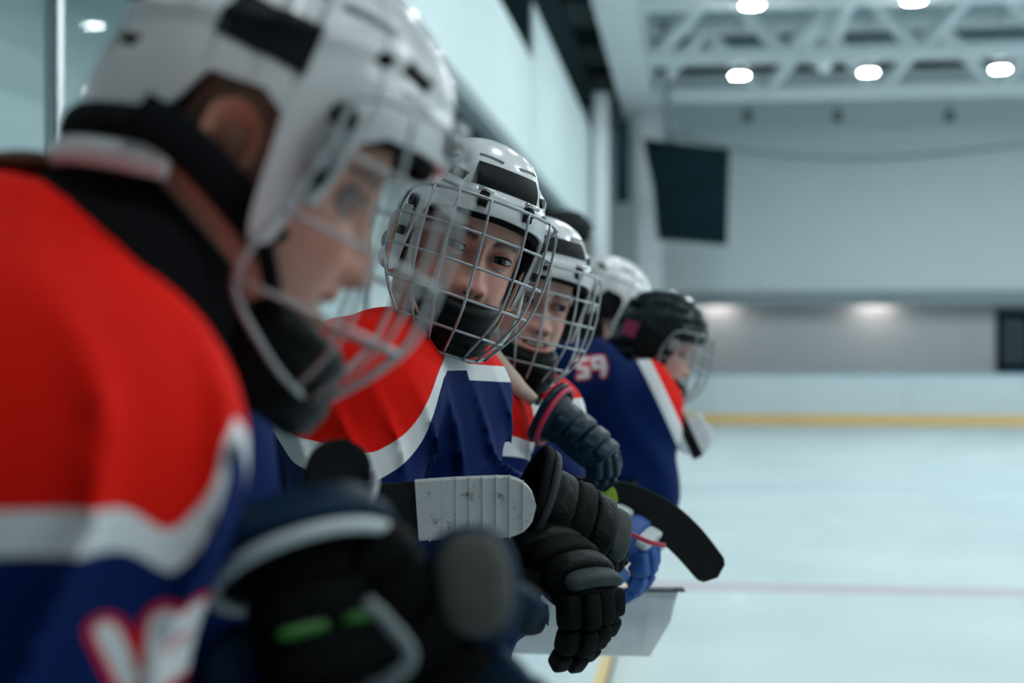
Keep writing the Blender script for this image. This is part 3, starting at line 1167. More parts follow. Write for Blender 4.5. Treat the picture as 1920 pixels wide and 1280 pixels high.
def cage_wires(horiz=(0.022, -0.020, -0.062, -0.103), vert=(-58, -36, -12, 12, 36, 58), r=0.0019, rf=0.0024, jaw=False):
    """list of wire meshes for one cage, in the head frame"""
    out = []

    def w(P, rad, closed=False):
        out.append(tube_mesh(P, rad, 8, 'wire', closed=closed))
    # outer frame, closed loop
    side = [(86, 0.052), (91, 0.02), (93, -0.02), (88, -0.055), (80, -0.085), (66, -0.112), (46, -0.130), (20, -0.135)]
    if jaw:
        side = [(82, 0.052), (84, 0.02), (87, -0.02), (90, -0.055), (90, -0.086), (72, -0.116), (46, -0.130), (20, -0.135)]
    loop = [(0, -0.1355)] + [(a, z) for a, z in side[::-1]] + [(70, 0.062), (45, 0.066), (20, 0.0675), (0, 0.068)]
    full = loop + [(-a, z) for a, z in loop[::-1][1:-1]]
    Pf = np.array([cage_pt(a, z, -0.001) for a, z in full])
    Pf = np.vstack([Pf, Pf[:1]])
    w(spline(Pf, 6)[:-1], rf, True)
    side_z = np.array([s[1] for s in side])
    side_a = np.array([s[0] for s in side])
    for z in horiz:
        am = float(np.interp(z, side_z[::-1], side_a[::-1]))
        a = np.linspace(-am, am, 25)
        w(cage_pt(a, np.full(25, z)), r)
    lo_a = [0, 20, 46, 66, 80]
    lo_z = [-0.1355, -0.135, -0.130, -0.112, -0.085]
    for a in vert:
        # pinch towards the chin so the wires fan out from the bottom
        zt = float(np.interp(abs(a), [0, 20, 45, 70, 86], [0.068, 0.0675, 0.066, 0.062, 0.052]))
        ab = a * 0.80
        zb = float(np.interp(abs(ab), lo_a, lo_z))
        zz = np.linspace(zt, zb, 24)
        aa = np.interp(zz, [zb, -0.06, zt], [ab, a * 0.95, a])
        w(cage_pt(aa, zz, 0.002), r)
    # short wires by the jaw
    return out


CAGE = cage_wires()
CAGE_OPEN = cage_wires(vert=(-62, -40, -16, 16, 40, 62), horiz=(0.020, -0.030, -0.080), r=0.0018, rf=0.0023, jaw=True)


def cup_mesh(dz=0.0, sc_=1.0):
    nu, nv = 22, 40
    u = np.linspace(-1, 1, nu)
    v = np.radians(np.linspace(-100, 100, nv))
    U, Vv = np.meshgrid(u, v, indexing='ij')
    hh = 0.036
    z = -0.104 + dz + hh * U
    bul = (1 - np.abs(U) ** 3.2) ** 0.5
    rx = 0.046 + 0.014 * bul
    ry = 0.020 + 0.020 * bul
    groove = 0.0022 * (gauss(U - 0.35, 0.05) + gauss(U + 0.15, 0.05) + gauss(U + 0.6, 0.05))
    x = (rx - groove) * np.sin(Vv)
    y = 0.072 + (ry - groove + 0.004) * np.cos(Vv) - 0.05 * (1 - np.cos(Vv)).clip(0, 1) * 0.5
    # rise towards the sides like a moulded cup
    z = z + 0.010 * (np.abs(np.sin(Vv)) ** 2)
    O = np.stack([x, y, z], -1).reshape(-1, 3)
    I = np.stack([x * 0.9, y - 0.006, z * 1.0], -1).reshape(-1, 3)
    F = grid_faces(nu, nv, False).tolist()
    n = nu * nv
    G = [[i + n for i in f[::-1]] for f in F]
    ring = list(range(nv)) + [i * nv + nv - 1 for i in range(1, nu)] + [(nu - 1) * nv + j for j in range(nv - 2, -1, -1)] + [i * nv for i in range(nu - 2, 0, -1)]
    R = [[ring[k], ring[(k + 1) % len(ring)], ring[(k + 1) % len(ring)] + n, ring[k] + n] for k in range(len(ring))]
    me = mesh('chin_cup', np.vstack([O, I]), F + G + R)
    bm = bmesh.new()
    bm.from_mesh(me)
    bmesh.ops.recalc_face_normals(bm, faces=bm.faces)
    bm.to_mesh(me)
    bm.free()
    return me


me_screw = lathe([(0.0075, 0.0), (0.0075, 0.003), (0.006, 0.005), (0.002, 0.0055)], 16, 'screw')
me_clip = box(0.013, 0.020, 0.006, (0, -0.003, 0.003), 0.0015, 'clip')
me_bar = tube_mesh([(-0.011, -0.012, 0.006), (0.011, -0.012, 0.006)], 0.0032, 10, 'bar')
me_bead = lathe([(0.002, -0.012), (0.0075, -0.010), (0.0095, 0), (0.0075, 0.010), (0.002, 0.012)], 12, 'bead')


def band(P, w, t, name='strap', ref=(0, 0, 1)):
    return tube_mesh(spline(P, 8), 1.0, 12, name, flat=(w, t), ref=ref)


def build_helmet(person, H, shell=M_shell, wire=M_wire, label=None, cup_dz=0.0, cage=True, tape=None, scale=1.0, rear=True, cup=True, wires=None, hs=1.0):
    S = H.copy()
    S[:3, :3] = S[:3, :3] * scale
    he = put('helmet', HELMET, shell, person, S, label)
    put('liner', LINER, M_liner, he, S)
    if rear:
        arc = [(s_ * x, y, z) for s_, lst in ((1, [(0.083, -0.042, -0.010), (0.078, -0.070, -0.016), (0.058, -0.100, -0.023), (0.025, -0.117, -0.028)]), (-1, [(0.025, -0.117, -0.028), (0.058, -0.100, -0.023), (0.078, -0.070, -0.016), (0.083, -0.042, -0.010)])) for x, y, z in lst]
        put('rear_foam', tube_mesh(spline(arc, 6), 0.0125, 12, flat=(0.013, 0.008), ref=(0, 0, 1)), M_liner, he, S)
        low = [(x * 0.98, y * 0.985 - 0.002, z - 0.021 - 0.10 * abs(x) * 0) for x, y, z in arc]
        put('rear_rim', tube_mesh(spline(low, 6), 0.0105, 12, flat=(0.011, 0.007), ref=(0, 0, 1)), shell, he, S)
    for s in (-1, 1):
        # front clips, side screws, rear screws
        put('screw', me_screw, M_screw, he, S @ surf_frame(s * 17, 0.066, 0.004))
        if cage:
            put('clip', me_clip, M_screw, he, S @ surf_frame(s * 17, 0.062, 0.0))
            put('clip_bar', me_bar, M_chrome, he, S @ surf_frame(s * 17, 0.064, 0.002))
        F2 = surf_frame(s * 71, 0.040, 0.0)
        F2[:3, :3] = F2[:3, :3] * 1.35
        put('screw', me_screw, M_screw, he, S @ F2)
        # smoky side plate over the temple
        if cage:
            K = surf_frame(s * 72, 0.018, 0.004)
            put('side_plate', box(0.024, 0.030, 0.003, (0, 0, 0.002), 0.0012, 'side_plate'), M_clearp, he, S @ K)
            put('side_buckle', box(0.014, 0.012, 0.007, (0, 0.020, 0.003), 0.002, 'side_buckle'), M_screw, he, S @ K)
    if tape:
        put('tape', patch(*tape), M_tape, he, S, 'black tape strip')
    if cage:
        for me in (wires or CAGE):
            put('wire', me, wire, he, S)
    if cup:
        C_ = H.copy()
        C_[:3, :3] = C_[:3, :3] * hs
        put('chin_cup', cup_mesh(cup_dz), M_cup, he, C_, 'black moulded chin cup')
    return he


# ------------------------------------------------------------------ gloves
def seg_shape(M, L, w, h, e=0.45):
    """a padded finger block from the origin of M along its x"""
    K = M.copy()
    K[:3, 3] = (M @ np.array([L / 2, 0, 0, 1]))[:3]
    return superell((L / 2 * 1.06, w, h), e, e, 12, 18, K)


def rot(axis, deg):
    R = np.eye(4)
    R[:3, :3] = np.array(Matrix.Rotation(math.radians(deg), 3, axis))
    return R


def tr(x, y, z):
    T = np.eye(4)
    T[:3, 3] = (x, y, z)
    return T


def glove(person, G, mats, name='glove', side=1, curl=(55, 45, 40), label=None, scale=1.0, cuff=True, spread=1.0, thumb=(40, 30), cuff_len=0.045):
    """padded hockey glove: x from wrist to knuckles, z the back of the hand, y the thumb side (times side)
    mats: palm, cuff, roll, pad, finger, accent"""
    G = G.copy()
    G[:3, :3] = G[:3, :3] * scale
    A = np.eye(4)
    A[1, 1] = side
    W = G
    palm = put(name, mesh(name, *superell((0.058, 0.046, 0.024), 0.6, 0.6, 16, 24, tr(0.0, 0, -0.006))), mats['palm'], person, W, label)

    def sub(nm, VF, m):
        V, F = VF
        V = np.array(V)
        V[:, 1] *= side
        if side < 0:
            F = [f[::-1] for f in F]
        return put(nm, mesh(nm, V, F), m, palm, W)
    # cuff: flared hollow tube with a rolled lip
    if cuff:
        prof = [(-0.035, 0.040, 0.030), (-0.060, 0.046, 0.038), (-0.085, 0.054, 0.046), (-0.035 - cuff_len, 0.062, 0.054), (-0.041 - cuff_len, 0.066, 0.058), (-0.048 - cuff_len, 0.064, 0.056),
                (-0.049 - cuff_len, 0.058, 0.050), (-0.042 - cuff_len, 0.054, 0.046), (-0.085, 0.047, 0.039), (-0.06, 0.036, 0.028)]
        nc = 36
        a = np.linspace(0, 2 * np.pi, nc, endpoint=False)
        V = np.concatenate([np.c_[np.full(nc, x) - 0.010 * np.sin(a), ry * np.sign(np.cos(a)) * np.abs(np.cos(a)) ** 0.8, rz * np.sign(np.sin(a)) * np.abs(np.sin(a)) ** 0.8] for x, ry, rz in prof])
        sub('cuff', (V, grid_faces(len(prof), nc).tolist()), mats['cuff'])
        V, F = tube(np.c_[np.full(40, -0.030 - cuff_len) - 0.010 * np.sin(np.linspace(0, 2 * np.pi, 40, endpoint=False)), 0.063 * np.cos(np.linspace(0, 2 * np.pi, 40, endpoint=False)), 0.055 * np.sin(np.linspace(0, 2 * np.pi, 40, endpoint=False))], 0.0055, 8, closed=True)
        sub('cuff_trim', (V, F), mats['accent'])
    # rolls across the back of the hand
    for k, (x, hw, hz) in enumerate(((-0.052, 0.047, 0.021), (-0.022, 0.049, 0.021), (0.012, 0.048, 0.019))):
        V, F = superell((0.0175, hw, 0.0165), 0.55, 0.5, 14, 24, tr(x, 0, hz))
        V[:, 2] -= 5.0 * V[:, 1] ** 2
        sub('back_roll', (V, F), mats['roll'] if k != 1 else mats['pad'])
        if 'flash' in mats and k == 1:
            for s in (-1, 1):
                V2, F2 = superell((0.004, 0.018, 0.004), 0.6, 0.6, 8, 14, tr(x + 0.016, 0.022 * s, hz + 0.013 - 5.0 * 0.022 ** 2))
                sub('flash', (V2, F2), mats['flash'])
    V, F = superell((0.014, 0.040, 0.008), 0.5, 0.5, 12, 20, tr(0.040, 0, 0.020))
    V[:, 2] -= 4.0 * V[:, 1] ** 2
    sub('knuckle_patch', (V, F), mats.get('patch', mats['accent']))
    # fingers
    ys = [0.036, 0.0125, -0.0115, -0.0345]
    Ls = [(0.040, 0.030, 0.026), (0.043, 0.034, 0.027), (0.041, 0.032, 0.026), (0.034, 0.027, 0.023)]
    for k in range(4):
        M = tr(0.050 - 0.006 * abs(k - 1.2), ys[k], 0.006 - 0.004 * abs(k - 1.5)) @ rot('Z', (1.5 - k) * 2.5 * spread)
        parts = []
        for j in range(3):
            M = M @ rot('Y', curl[j] * (1 + 0.05 * (k - 1)))
            parts.append(seg_shape(M, Ls[k][j], 0.0125 - 0.0008 * j, 0.0145 - 0.0015 * j))
            M = M @ tr(Ls[k][j], 0, 0)
        f = sub('finger', join(parts[:1] + parts[1:]), mats['finger'])
    # thumb leaves the side of the palm near its base
    M = tr(-0.022, 0.042, -0.010) @ rot('Z', thumb[0]) @ rot('Y', 18)
    parts = [seg_shape(M, 0.050, 0.0165, 0.0165, 0.55)]
    M = M @ tr(0.046, 0, 0) @ rot('Z', -thumb[1]) @ rot('Y', 12)
    parts.append(seg_shape(M, 0.040, 0.0150, 0.0145, 0.55))
    sub('thumb', join(parts), mats['finger'])
    return palm


def jersey(person, field, yoke, m, mark=None, name='jersey', it=2, label=None):
    V, Q = field.mesh()
    V = relax(V, Q, it)
    me = mesh(name, V, Q.tolist(), True, attrs={'yoke': yoke(V), 'mark': mark(V) if mark else np.full(len(V), 1.0)})
    return put(name, me, m, person, None, label)


def seg_dist(P, a, b):
    a, b = np.asarray(a, float), np.asarray(b, float)
    d = b - a
    t = np.clip(((P - a) @ d) / (d @ d), 0, 1)
    return np.linalg.norm(P - a - t[:, None] * d, axis=1)


def lower_body(person, hip, foot, m_p, m_s):
    """padded pants, socks and skates behind the boards"""
    hip, foot = np.asarray(hip, float), np.asarray(foot, float)
    F = Field(np.minimum(hip, foot) - 0.32, np.maximum(hip, foot) + 0.32, 0.016)
    side = np.array([-SN, -CS, 0]) * 0.11
    for s in (-1, 1):
        kn = (hip + foot) / 2 + s * side + np.array([0.05, 0, 0.0])
        F.add(F.cone(hip + s * side * 0.8, kn, 0.15, 0.12), 0.04)
    F.cut(-(F.Z - (hip[2] + foot[2]) / 2 + 0.02), 0.02)
    V, Q = F.mesh()
    put('pants', mesh('pants', relax(V, Q, 1), Q.tolist()), m_p, person)
    for s in (-1, 1):
        kn = (hip + foot) / 2 + s * side + np.array([0.05, 0, 0.0])
        ft = foot + s * side * 1.1
        sock = spline([kn + [0, 0, 0.06], (kn + ft) / 2 + [-0.02, 0, 0.02], ft + [0, 0, 0.14]], 6)
        put('sock', tube_mesh(sock, np.linspace(0.08, 0.05, len(sock)), 14), m_s, person)
        sk = put('skate', mesh('skate', *superell((0.125, 0.045, 0.05), 0.6, 0.6, 12, 20, tr(*(ft + [0.05, 0, 0.105])))), M_tape, person)
        put('blade', box(0.26, 0.004, 0.05, tuple(ft + [0.05, 0, 0.025]), 0.001), M_chrome, sk)

# ================================================================== the players
M_jersey = jersey_mat('team_jersey')
M_pants = mat('navy_pants', (0.008, 0.014, 0.04), 0.7, var=0.2, scale=30)
M_sock = mat('navy_sock', (0.012, 0.03, 0.12), 0.8, var=0.2, scale=30)
M_gblack = mat('black_glove_fabric', (0.0022, 0.003, 0.0034), 0.60, var=0.3, scale=60, bump=0.5, bscale=900, spec=0.06)
M_gblack2 = mat('black_glove_leather', (0.003, 0.004, 0.0045), 0.45, var=0.3, scale=50, bump=0.7, bscale=160, spec=0.08)
M_ggrey = mat('worn_grey_leather', (0.032, 0.040, 0.042), 0.5, var=0.3, scale=60, bump=0.4, bscale=500)
M_gnavy = mat('navy_glove_fabric', (0.004, 0.020, 0.045), 0.5, var=0.3, scale=50, bump=0.3, bscale=600)
M_gwhite = mat('white_glove_piping', (0.50, 0.55, 0.56), 0.5, var=0.1, scale=40)
M_ggreen = mat('green_glove_flash', (0.015, 0.12, 0.003), 0.5, var=0.1, scale=40)
M_gblue = mat('blue_glove_fabric', (0.010, 0.075, 0.30), 0.55, var=0.25, scale=50, bump=0.3, bscale=600)
M_gred = mat('red_glove_piping', (0.42, 0.008, 0.05), 0.5, var=0.1, scale=40)
M_gpalm = mat('grey_palm_leather', (0.085, 0.083, 0.078), 0.6, var=0.2, scale=60, bump=0.3)

BLACK_G = dict(palm=M_gblack, cuff=M_gblack, roll=M_gblack2, pad=M_gblack, finger=M_gblack, accent=M_ggrey)
NAVY_G = dict(palm=M_gblack, cuff=M_gnavy, roll=M_gblack, pad=M_gblack, finger=M_gnavy, accent=M_gwhite, patch=M_gblack, flash=M_ggreen)
BLUE_G = dict(palm=M_gblue, cuff=M_gblue, roll=M_gblue, pad=M_gwhite, finger=M_gblue, accent=M_gred, patch=M_gwhite)
GREYN_G = dict(palm=M_gnavy, cuff=mat('slate_glove', (0.004, 0.016, 0.030), 0.35, var=0.3, spec=0.10), roll=MATS['slate_glove'], pad=MATS['slate_glove'], finger=MATS['slate_glove'], accent=M_gred, patch=MATS['slate_glove'])


def neck_guard(person, H, sc_=1.0, m=None, lo=-0.215, fl=0.105, hi=-0.115, tilt=0.10):
    a = np.linspace(0, 2 * np.pi, 40, endpoint=False)
    rows = []
    for z, rx, ry, yc in ((hi + 0.0, 0.050, 0.054, -0.026), (hi - 0.003, 0.061, 0.063, -0.026), (hi - 0.020, 0.066, 0.069, -0.027), (hi - 0.045, 0.072, 0.075, -0.03), ((hi + lo) / 2 - 0.02, 0.080, 0.084, -0.033), (lo, fl, fl, -0.04)):
        y = ry * sc_ * np.sin(a)
        rows.append(np.c_[rx * sc_ * np.cos(a), yc + y, np.full(40, z) - tilt * y])
    V = np.concatenate(rows)
    return put('neck_guard', mesh('neck_guard', V, grid_faces(len(rows), 40).tolist()), m or M_strap, person, H, 'black fabric neck guard')


# ---------------------------------------------------------------- the near player, out of focus
p1 = empty('person', (-0.55, 1.0, 0.06), 'closest player in white caged helmet, profile, red navy jersey, open mouth', 'person')
k = math.radians
H1 = head_frame((-0.178, 0.985, 1.591), (math.cos(k(10)) * math.cos(k(24)), math.sin(k(10)) * math.cos(k(24)), -math.sin(k(24))))
hd1 = build_head(p1, H1, skin=(0.56, 0.29, 0.21), gaze=(0, 1, 0.35), res=150, smile=0.6, open_=0.006, brow=(0.12, 0.07, 0.05))
put('teeth', mesh('teeth', *superell((0.017, 0.006, 0.0035), 0.7, 0.6, 8, 16, tr(0, 0.076, -0.0685))), M_teeth, hd1, H1)
h1 = build_helmet(p1, H1, wire=M_wire_pale, label='white helmet with pale wire cage', cup_dz=-0.022, wires=CAGE_OPEN)
put('sticker', patch(86, 115, 0.056, 0.090, 0.0012, 14, 0.0002), M_tape, h1, H1, 'black name sticker')
for s in (1, -1):
    put('strap', band([(s * 0.086, -0.075, -0.010), (s * 0.088, -0.040, -0.016), (s * 0.084, -0.005, -0.030), (s * 0.076, 0.022, -0.043), (s * 0.069, 0.034, -0.052)], 0.0145, 0.003, ref=(0, 0.5, 1)), M_strap, h1, H1)
    put('strap', band([(s * 0.070, 0.030, -0.052), (s * 0.060, 0.052, -0.085), (s * 0.050, 0.066, -0.112)], 0.006, 0.002, ref=(0, 0.6, 0.6)), M_strap, h1, H1)
    put('strap', band([(s * 0.090, 0.052, 0.030), (s * 0.094, 0.050, 0.005), (s * 0.097, 0.044, -0.020)], 0.0050, 0.002, ref=(0, 1, 0)), M_gwhite, h1, H1)
neck_guard(p1, H1, 1.22, lo=-0.17, fl=0.105, hi=-0.052, tilt=0.42)
for q in range(14):
    r0 = rng.normal(0, 1, 3)
    P = [np.array([0.02 * r0[0], -0.095, -0.05]), np.array([0.03 * r0[0], -0.135 - 0.01 * abs(r0[1]), -0.065 + 0.008 * r0[2]]), np.array([0.035 * r0[0], -0.155 - 0.015 * abs(r0[1]), -0.095 + 0.012 * r0[2]]), np.array([0.03 * r0[0], -0.135, -0.12 + 0.01 * r0[1]])]
    put('hair_lock', tube_mesh(spline(P, 6), np.linspace(0.007, 0.002, 19), 6), M_hair, p1, H1)

f = Field((-0.80, 0.55, 0.80), (0.05, 1.45, 1.68), 0.0072)
SH1 = np.array([-0.268, 0.800, 1.405])
f.add(f.ell(SH1, (0.118, 0.105, 0.118)))
f.add(f.cone(SH1 + [-0.01, 0.0, 0.0], (-0.262, 0.770, 1.13), 0.098, 0.080), 0.04)
f.add(f.cone((-0.262, 0.770, 1.13), (-0.135, 0.80, 1.17), 0.078, 0.062), 0.04)
f.add(f.cone((-0.330, 0.90, 1.47), (-0.36, 1.05, 1.47), 0.105, 0.105), 0.06)
f.add(f.cone((-0.35, 0.97, 1.40), (-0.56, 1.00, 0.98), 0.15, 0.19), 0.06)
f.add(f.cone((-0.30, 1.18, 1.40), (-0.26, 1.20, 1.15), 0.10, 0.085), 0.06)
f.add(f.cone((-0.26, 1.20, 1.15), (-0.12, 1.05, 1.17), 0.08, 0.062), 0.04)
# opening for the neck
nk = (H1 @ np.array([0, -0.028, -0.10, 1]))[:3]
nk2 = (H1 @ np.array([0, -0.045, -0.24, 1]))[:3]
f.cut(f.cone(nk, nk2, 0.100, 0.100), 0.012)
# folds of cloth hanging from the shoulder
ridge = 1 - np.abs(np.sin((f.X * 0.9 + f.Y * 0.4 + 0.12 * (f.Z - 1.4)) * 46 + 1.6 * np.sin(f.Z * 16 + 0.6)))
f.F -= (0.024 * ridge ** 3 * sst(1.52, 1.38, f.Z) * sst(0.95, 0.85, f.Y) - 0.006 * np.sin(f.Z * 70 + f.X * 35) * sst(1.30, 1.16, f.Z)).astype(np.float32)


def y1(P):
    # hem of the red yoke: low round the sleeve, climbing at the chest side
    zh = smooth_interp(P[:, 0], [-0.40, -0.194, -0.177, -0.160, -0.150, -0.1455, -0.138, -0.10], [1.384, 1.384, 1.366, 1.384, 1.406, 1.44, 1.60, 1.70], 0.004)
    zh = np.where(P[:, 1] > 0.93, np.maximum(zh, 1.50), zh)
    return (zh - P[:, 2]) * 0.9


def glyph(P, y, strokes, ymax):
    """signed distance to strokes ((x0,y0,x1,y1,half width) in pixels of the photograph at depth y) on the camera side"""
    d = np.full(len(P), 1.0)
    for x0, y0, x1, y1_, w in strokes:
        a, b = PX(x0, y0, y), PX(x1, y1_, y)
        A, B, Q = a[[0, 2]], b[[0, 2]], P[:, [0, 2]]
        D = B - A
        t = np.clip(((Q - A) @ D) / (D @ D + 1e-12), 0, 1)
        d = np.minimum(d, np.linalg.norm(Q - A - t[:, None] * D, axis=1) - w / FPX * y)
    return np.where(P[:, 1] < ymax, d, 1.0)


def m1(P):
    d = glyph(P, 0.71, [(186, 1190, 222, 1295, 19), (291, 1196, 286, 1285, 37)], 0.80)
    hole = glyph(P, 0.71, [(292, 1222, 291, 1240, 7)], 0.80)
    return np.maximum(d, -hole)


jersey(p1, f, y1, jersey_mat('near_jersey', 0.020), m1)
GA = frame(PX(610, 1205, 0.860), (0.30, -0.30, -0.90), (0.38, -0.85, 0.36))
ga = glove(p1, GA, NAVY_G, 'glove', -1, (40, 40, 40), 'dark navy glove with white piping and green flashes', 0.92, thumb=(50, 30), cuff_len=0.022)
GB = frame(PX(760, 1190, 0.880), (0.62, -0.10, -0.77), (-0.15, -0.95, 0.20))
gbv = glove(p1, GB, {k_: v_ for k_, v_ in NAVY_G.items() if k_ != 'flash'}, 'glove', 1, (20, 40, 45), 'dark navy glove with grey palm patch', 0.90, thumb=(30, 10), cuff=False)
put('piping', tube_mesh(spline([PX(688, 1128, 0.795), PX(730, 1170, 0.79), PX(770, 1228, 0.79), PX(735, 1272, 0.79), PX(690, 1290, 0.80)], 6), 0.0042, 8), mat('grey_piping', (0.16, 0.19, 0.20), 0.5), ga)
put('thumb_guard', mesh('thumb_guard', *superell((0.030, 0.016, 0.038), 0.8, 0.8, 16, 24, frame(PX(885, 1100, 0.875), (1, 0.1, 0.1), (0.25, -0.1, -1)))), M_gnavy, gbv)
put('palm_patch', mesh('palm_patch', *superell((0.023, 0.010, 0.031), 0.8, 0.8, 16, 24, frame(PX(889, 1096, 0.862), (1, 0.1, 0.1), (0.25, -0.1, -1)))), M_gpalm, gbv, None, 'worn grey leather palm patch')
lower_body(p1, (-0.56, 1.0, 0.92), (-0.62, 1.0, 0.06), M_pants, M_sock)

# ---------------------------------------------------------------- the player in focus
p2 = empty('person', (-0.45, 2.1, 0.06), 'player in focus looking at camera through grey wire cage, black gloves', 'person')
f2 = nrm([0.375, -0.916, -0.139])
H2 = head_frame((-0.075, 1.985, 1.606), f2, 17)
eye2 = (H2 @ np.array([0, 0.085, 0, 1]))[:3]
gz = H2[:3, :3].T @ nrm(np.array([0, 0, CAMZ]) - eye2)
build_head(p2, H2, skin=(0.63, 0.335, 0.265), gaze=gz, res=230, brow=(0.045, 0.024, 0.018), wide=1.0, hs=1.11)
h2 = build_helmet(p2, H2, label='white helmet with grey wire cage', tape=(-27, 30, 0.082, 0.109, 0.0012), cup_dz=0.007, hs=1.06, scale=1.03)
for s in (1, -1):
    put('strap', band([(s * 0.086, 0.040, 0.00), (s * 0.078, 0.050, -0.045), (s * 0.064, 0.066, -0.085), (s * 0.050, 0.085, -0.105)], 0.0055, 0.0016, ref=(0, 1, 0.3)), M_beige, h2, H2)
put('decal', patch(-48, -34, 0.126, 0.136, 0.001, 8), mat('grey_decal', (0.30, 0.30, 0.32), 0.4, var=0.6, scale=200), h2, H2)
put('sticker', patch(12, 32, 0.124, 0.136, 0.001, 8), mat('red_blue_sticker', (0.45, 0.05, 0.10), 0.4, var=0.9, scale=160), h2, H2, 'small red and blue sticker')
neck_guard(p2, H2, 1.0, lo=-0.21, fl=0.10)
f = Field((-0.72, 1.55, 0.80), (0.14, 2.40, 1.66), 0.0066)
SH2 = np.array([-0.205, 1.835, 1.405])
f.add(f.ell(SH2, (0.115, 0.10, 0.105)))
f.add(f.cone(SH2 + [0.01, 0, -0.01], (-0.20, 1.76, 1.20), 0.092, 0.078), 0.03)
f.add(f.cone((-0.20, 1.76, 1.20), (-0.02, 1.76, 1.15), 0.076, 0.055), 0.03)
f.add(f.cone((-0.17, 1.93, 1.44), (-0.11, 2.05, 1.44), 0.085, 0.085), 0.05)
SL2 = np.array([-0.082, 2.105, 1.395])
f.add(f.ell(SL2, (0.080, 0.080, 0.085)), 0.03)
f.add(f.cone(SL2, (-0.085, 2.03, 1.24), 0.072, 0.066), 0.03)
f.add(f.cone((-0.085, 2.03, 1.24), (0.03, 1.90, 1.25), 0.068, 0.05), 0.03)
f.add(f.cone((-0.19, 2.02, 1.36), (-0.45, 2.10, 0.98), 0.14, 0.18), 0.06)
nk = (H2 @ np.array([0, -0.028, -0.11, 1]))[:3]
nk2 = (H2 @ np.array([0, -0.045, -0.22, 1]))[:3]
f.cut(f.cone(nk, nk2, 0.070, 0.085), 0.010)
ridge = 1 - np.abs(np.sin((f.X + 0.3 * f.Y) * 52 + 1.5 * np.sin(f.Z * 18)))
f.F += (-0.014 * ridge ** 3 * sst(1.47, 1.34, f.Z) + 0.0045 * np.sin(f.Z * 75 + f.X * 40) * sst(1.33, 1.24, f.Z)).astype(np.float32)


def y2(P):
    zh = smooth_interp(P[:, 0], [-0.36, -0.300, -0.274, -0.222, -0.170, -0.130, -0.104, -0.090, -0.075], [1.46, 1.398, 1.362, 1.351, 1.339, 1.362, 1.398, 1.444, 1.55], 0.009)
    d1 = np.minimum((zh - P[:, 2]) * 0.85, (1.462 - P[:, 2]) * 1.3)
    d2 = (SL2[2] + 0.055 - 0.10 * (P[:, 0] - SL2[0]) - P[:, 2]) * 1.35
    return np.where(P[:, 1] + 0.6 * (P[:, 0] + 0.13) < 1.985, d1, d2)


jersey(p2, f, y2, M_jersey)
GU = frame(PX(1100, 985, 1.83), (0.82, 0.30, -0.48), (0.34, -0.70, 0.62))
glove(p2, GU, BLACK_G, 'glove', 1, (55, 55, 40), 'black glove with worn grey cuff trim', 1.0)
GL = frame(PX(1072, 1075, 1.735), (0.52, -0.72, -0.40), (0.25, -0.35, 0.90))
glove(p2, GL, BLACK_G, 'glove', -1, (62, 28, 20), 'worn black glove with fingers hanging down', 1.0)
lower_body(p2, (-0.45, 2.1, 0.92), (-0.50, 2.1, 0.06), M_pants, M_sock)

# ---------------------------------------------------------------- third player
p3 = empty('person', (-0.35, 2.65, 0.06), 'smiling player with pale hair lock, white caged helmet and blue white gloves', 'person')
H3 = head_frame((0.028, 2.545, 1.556), (0.36, -0.92, -0.12), 12)
hd3 = build_head(p3, H3, skin=(0.62, 0.38, 0.31), gaze=(-0.3, 1, 0), res=130, smile=0.7, open_=0.005)
put('teeth', mesh('teeth', *superell((0.017, 0.006, 0.0035), 0.7, 0.6, 8, 16, tr(0, 0.076, -0.0685))), M_teeth, hd3, H3)
h3 = build_helmet(p3, H3, wire=M_wire_pale, label='white helmet with pale wire cage', tape=(-28, 28, 0.088, 0.113, 0.0012), cup_dz=-0.016)
neck_guard(p3, H3, 1.0, lo=-0.20, fl=0.10)
put('hair_lock', mesh('hair_lock', *join([tube(spline([PX(922, 655, 2.42), PX(945, 690, 2.40), PX(968, 722, 2.385), PX(1002, 752, 2.38)], 8), np.interp(np.linspace(0, 1, 25), [0, 0.6, 1], [0.010, 0.016, 0.010]), 10)])), M_paleh, p3)
f = Field((-0.62, 2.15, 0.80), (0.24, 3.0, 1.62), 0.009)
SH3 = np.array([-0.068, 2.42, 1.345])
f.add(f.ell(SH3, (0.095, 0.09, 0.090)))
f.add(f.cone(SH3, (-0.02, 2.36, 1.20), 0.082, 0.07), 0.03)
f.add(f.cone((-0.02, 2.36, 1.20), (0.15, 2.40, 1.13), 0.066, 0.05), 0.03)
SL3 = np.array([0.055, 2.66, 1.345])
f.add(f.ell(SL3, (0.080, 0.08, 0.080)), 0.03)
f.add(f.cone(SL3, (0.07, 2.56, 1.22), 0.072, 0.06), 0.03)
f.add(f.cone((-0.07, 2.56, 1.335), (-0.34, 2.65, 0.98), 0.12, 0.17), 0.05)
nk = (H3 @ np.array([0, -0.028, -0.11, 1]))[:3]
nk2 = (H3 @ np.array([0, -0.045, -0.22, 1]))[:3]
f.cut(f.cone(nk, nk2, 0.070, 0.085), 0.010)
f.F += (0.004 * np.sin(f.Z * 70 + f.X * 40)).astype(np.float32) * sst(1.36, 1.26, f.Z).astype(np.float32)


def y3(P):
    d1 = np.linalg.norm((P - (SH3 + [0.02, 0.02, 0.085])), axis=1) - 0.150
    d2 = (SL3[2] + 0.035 - P[:, 2])
    return np.where(P[:, 1] + 0.5 * P[:, 0] < 2.53, d1, d2)


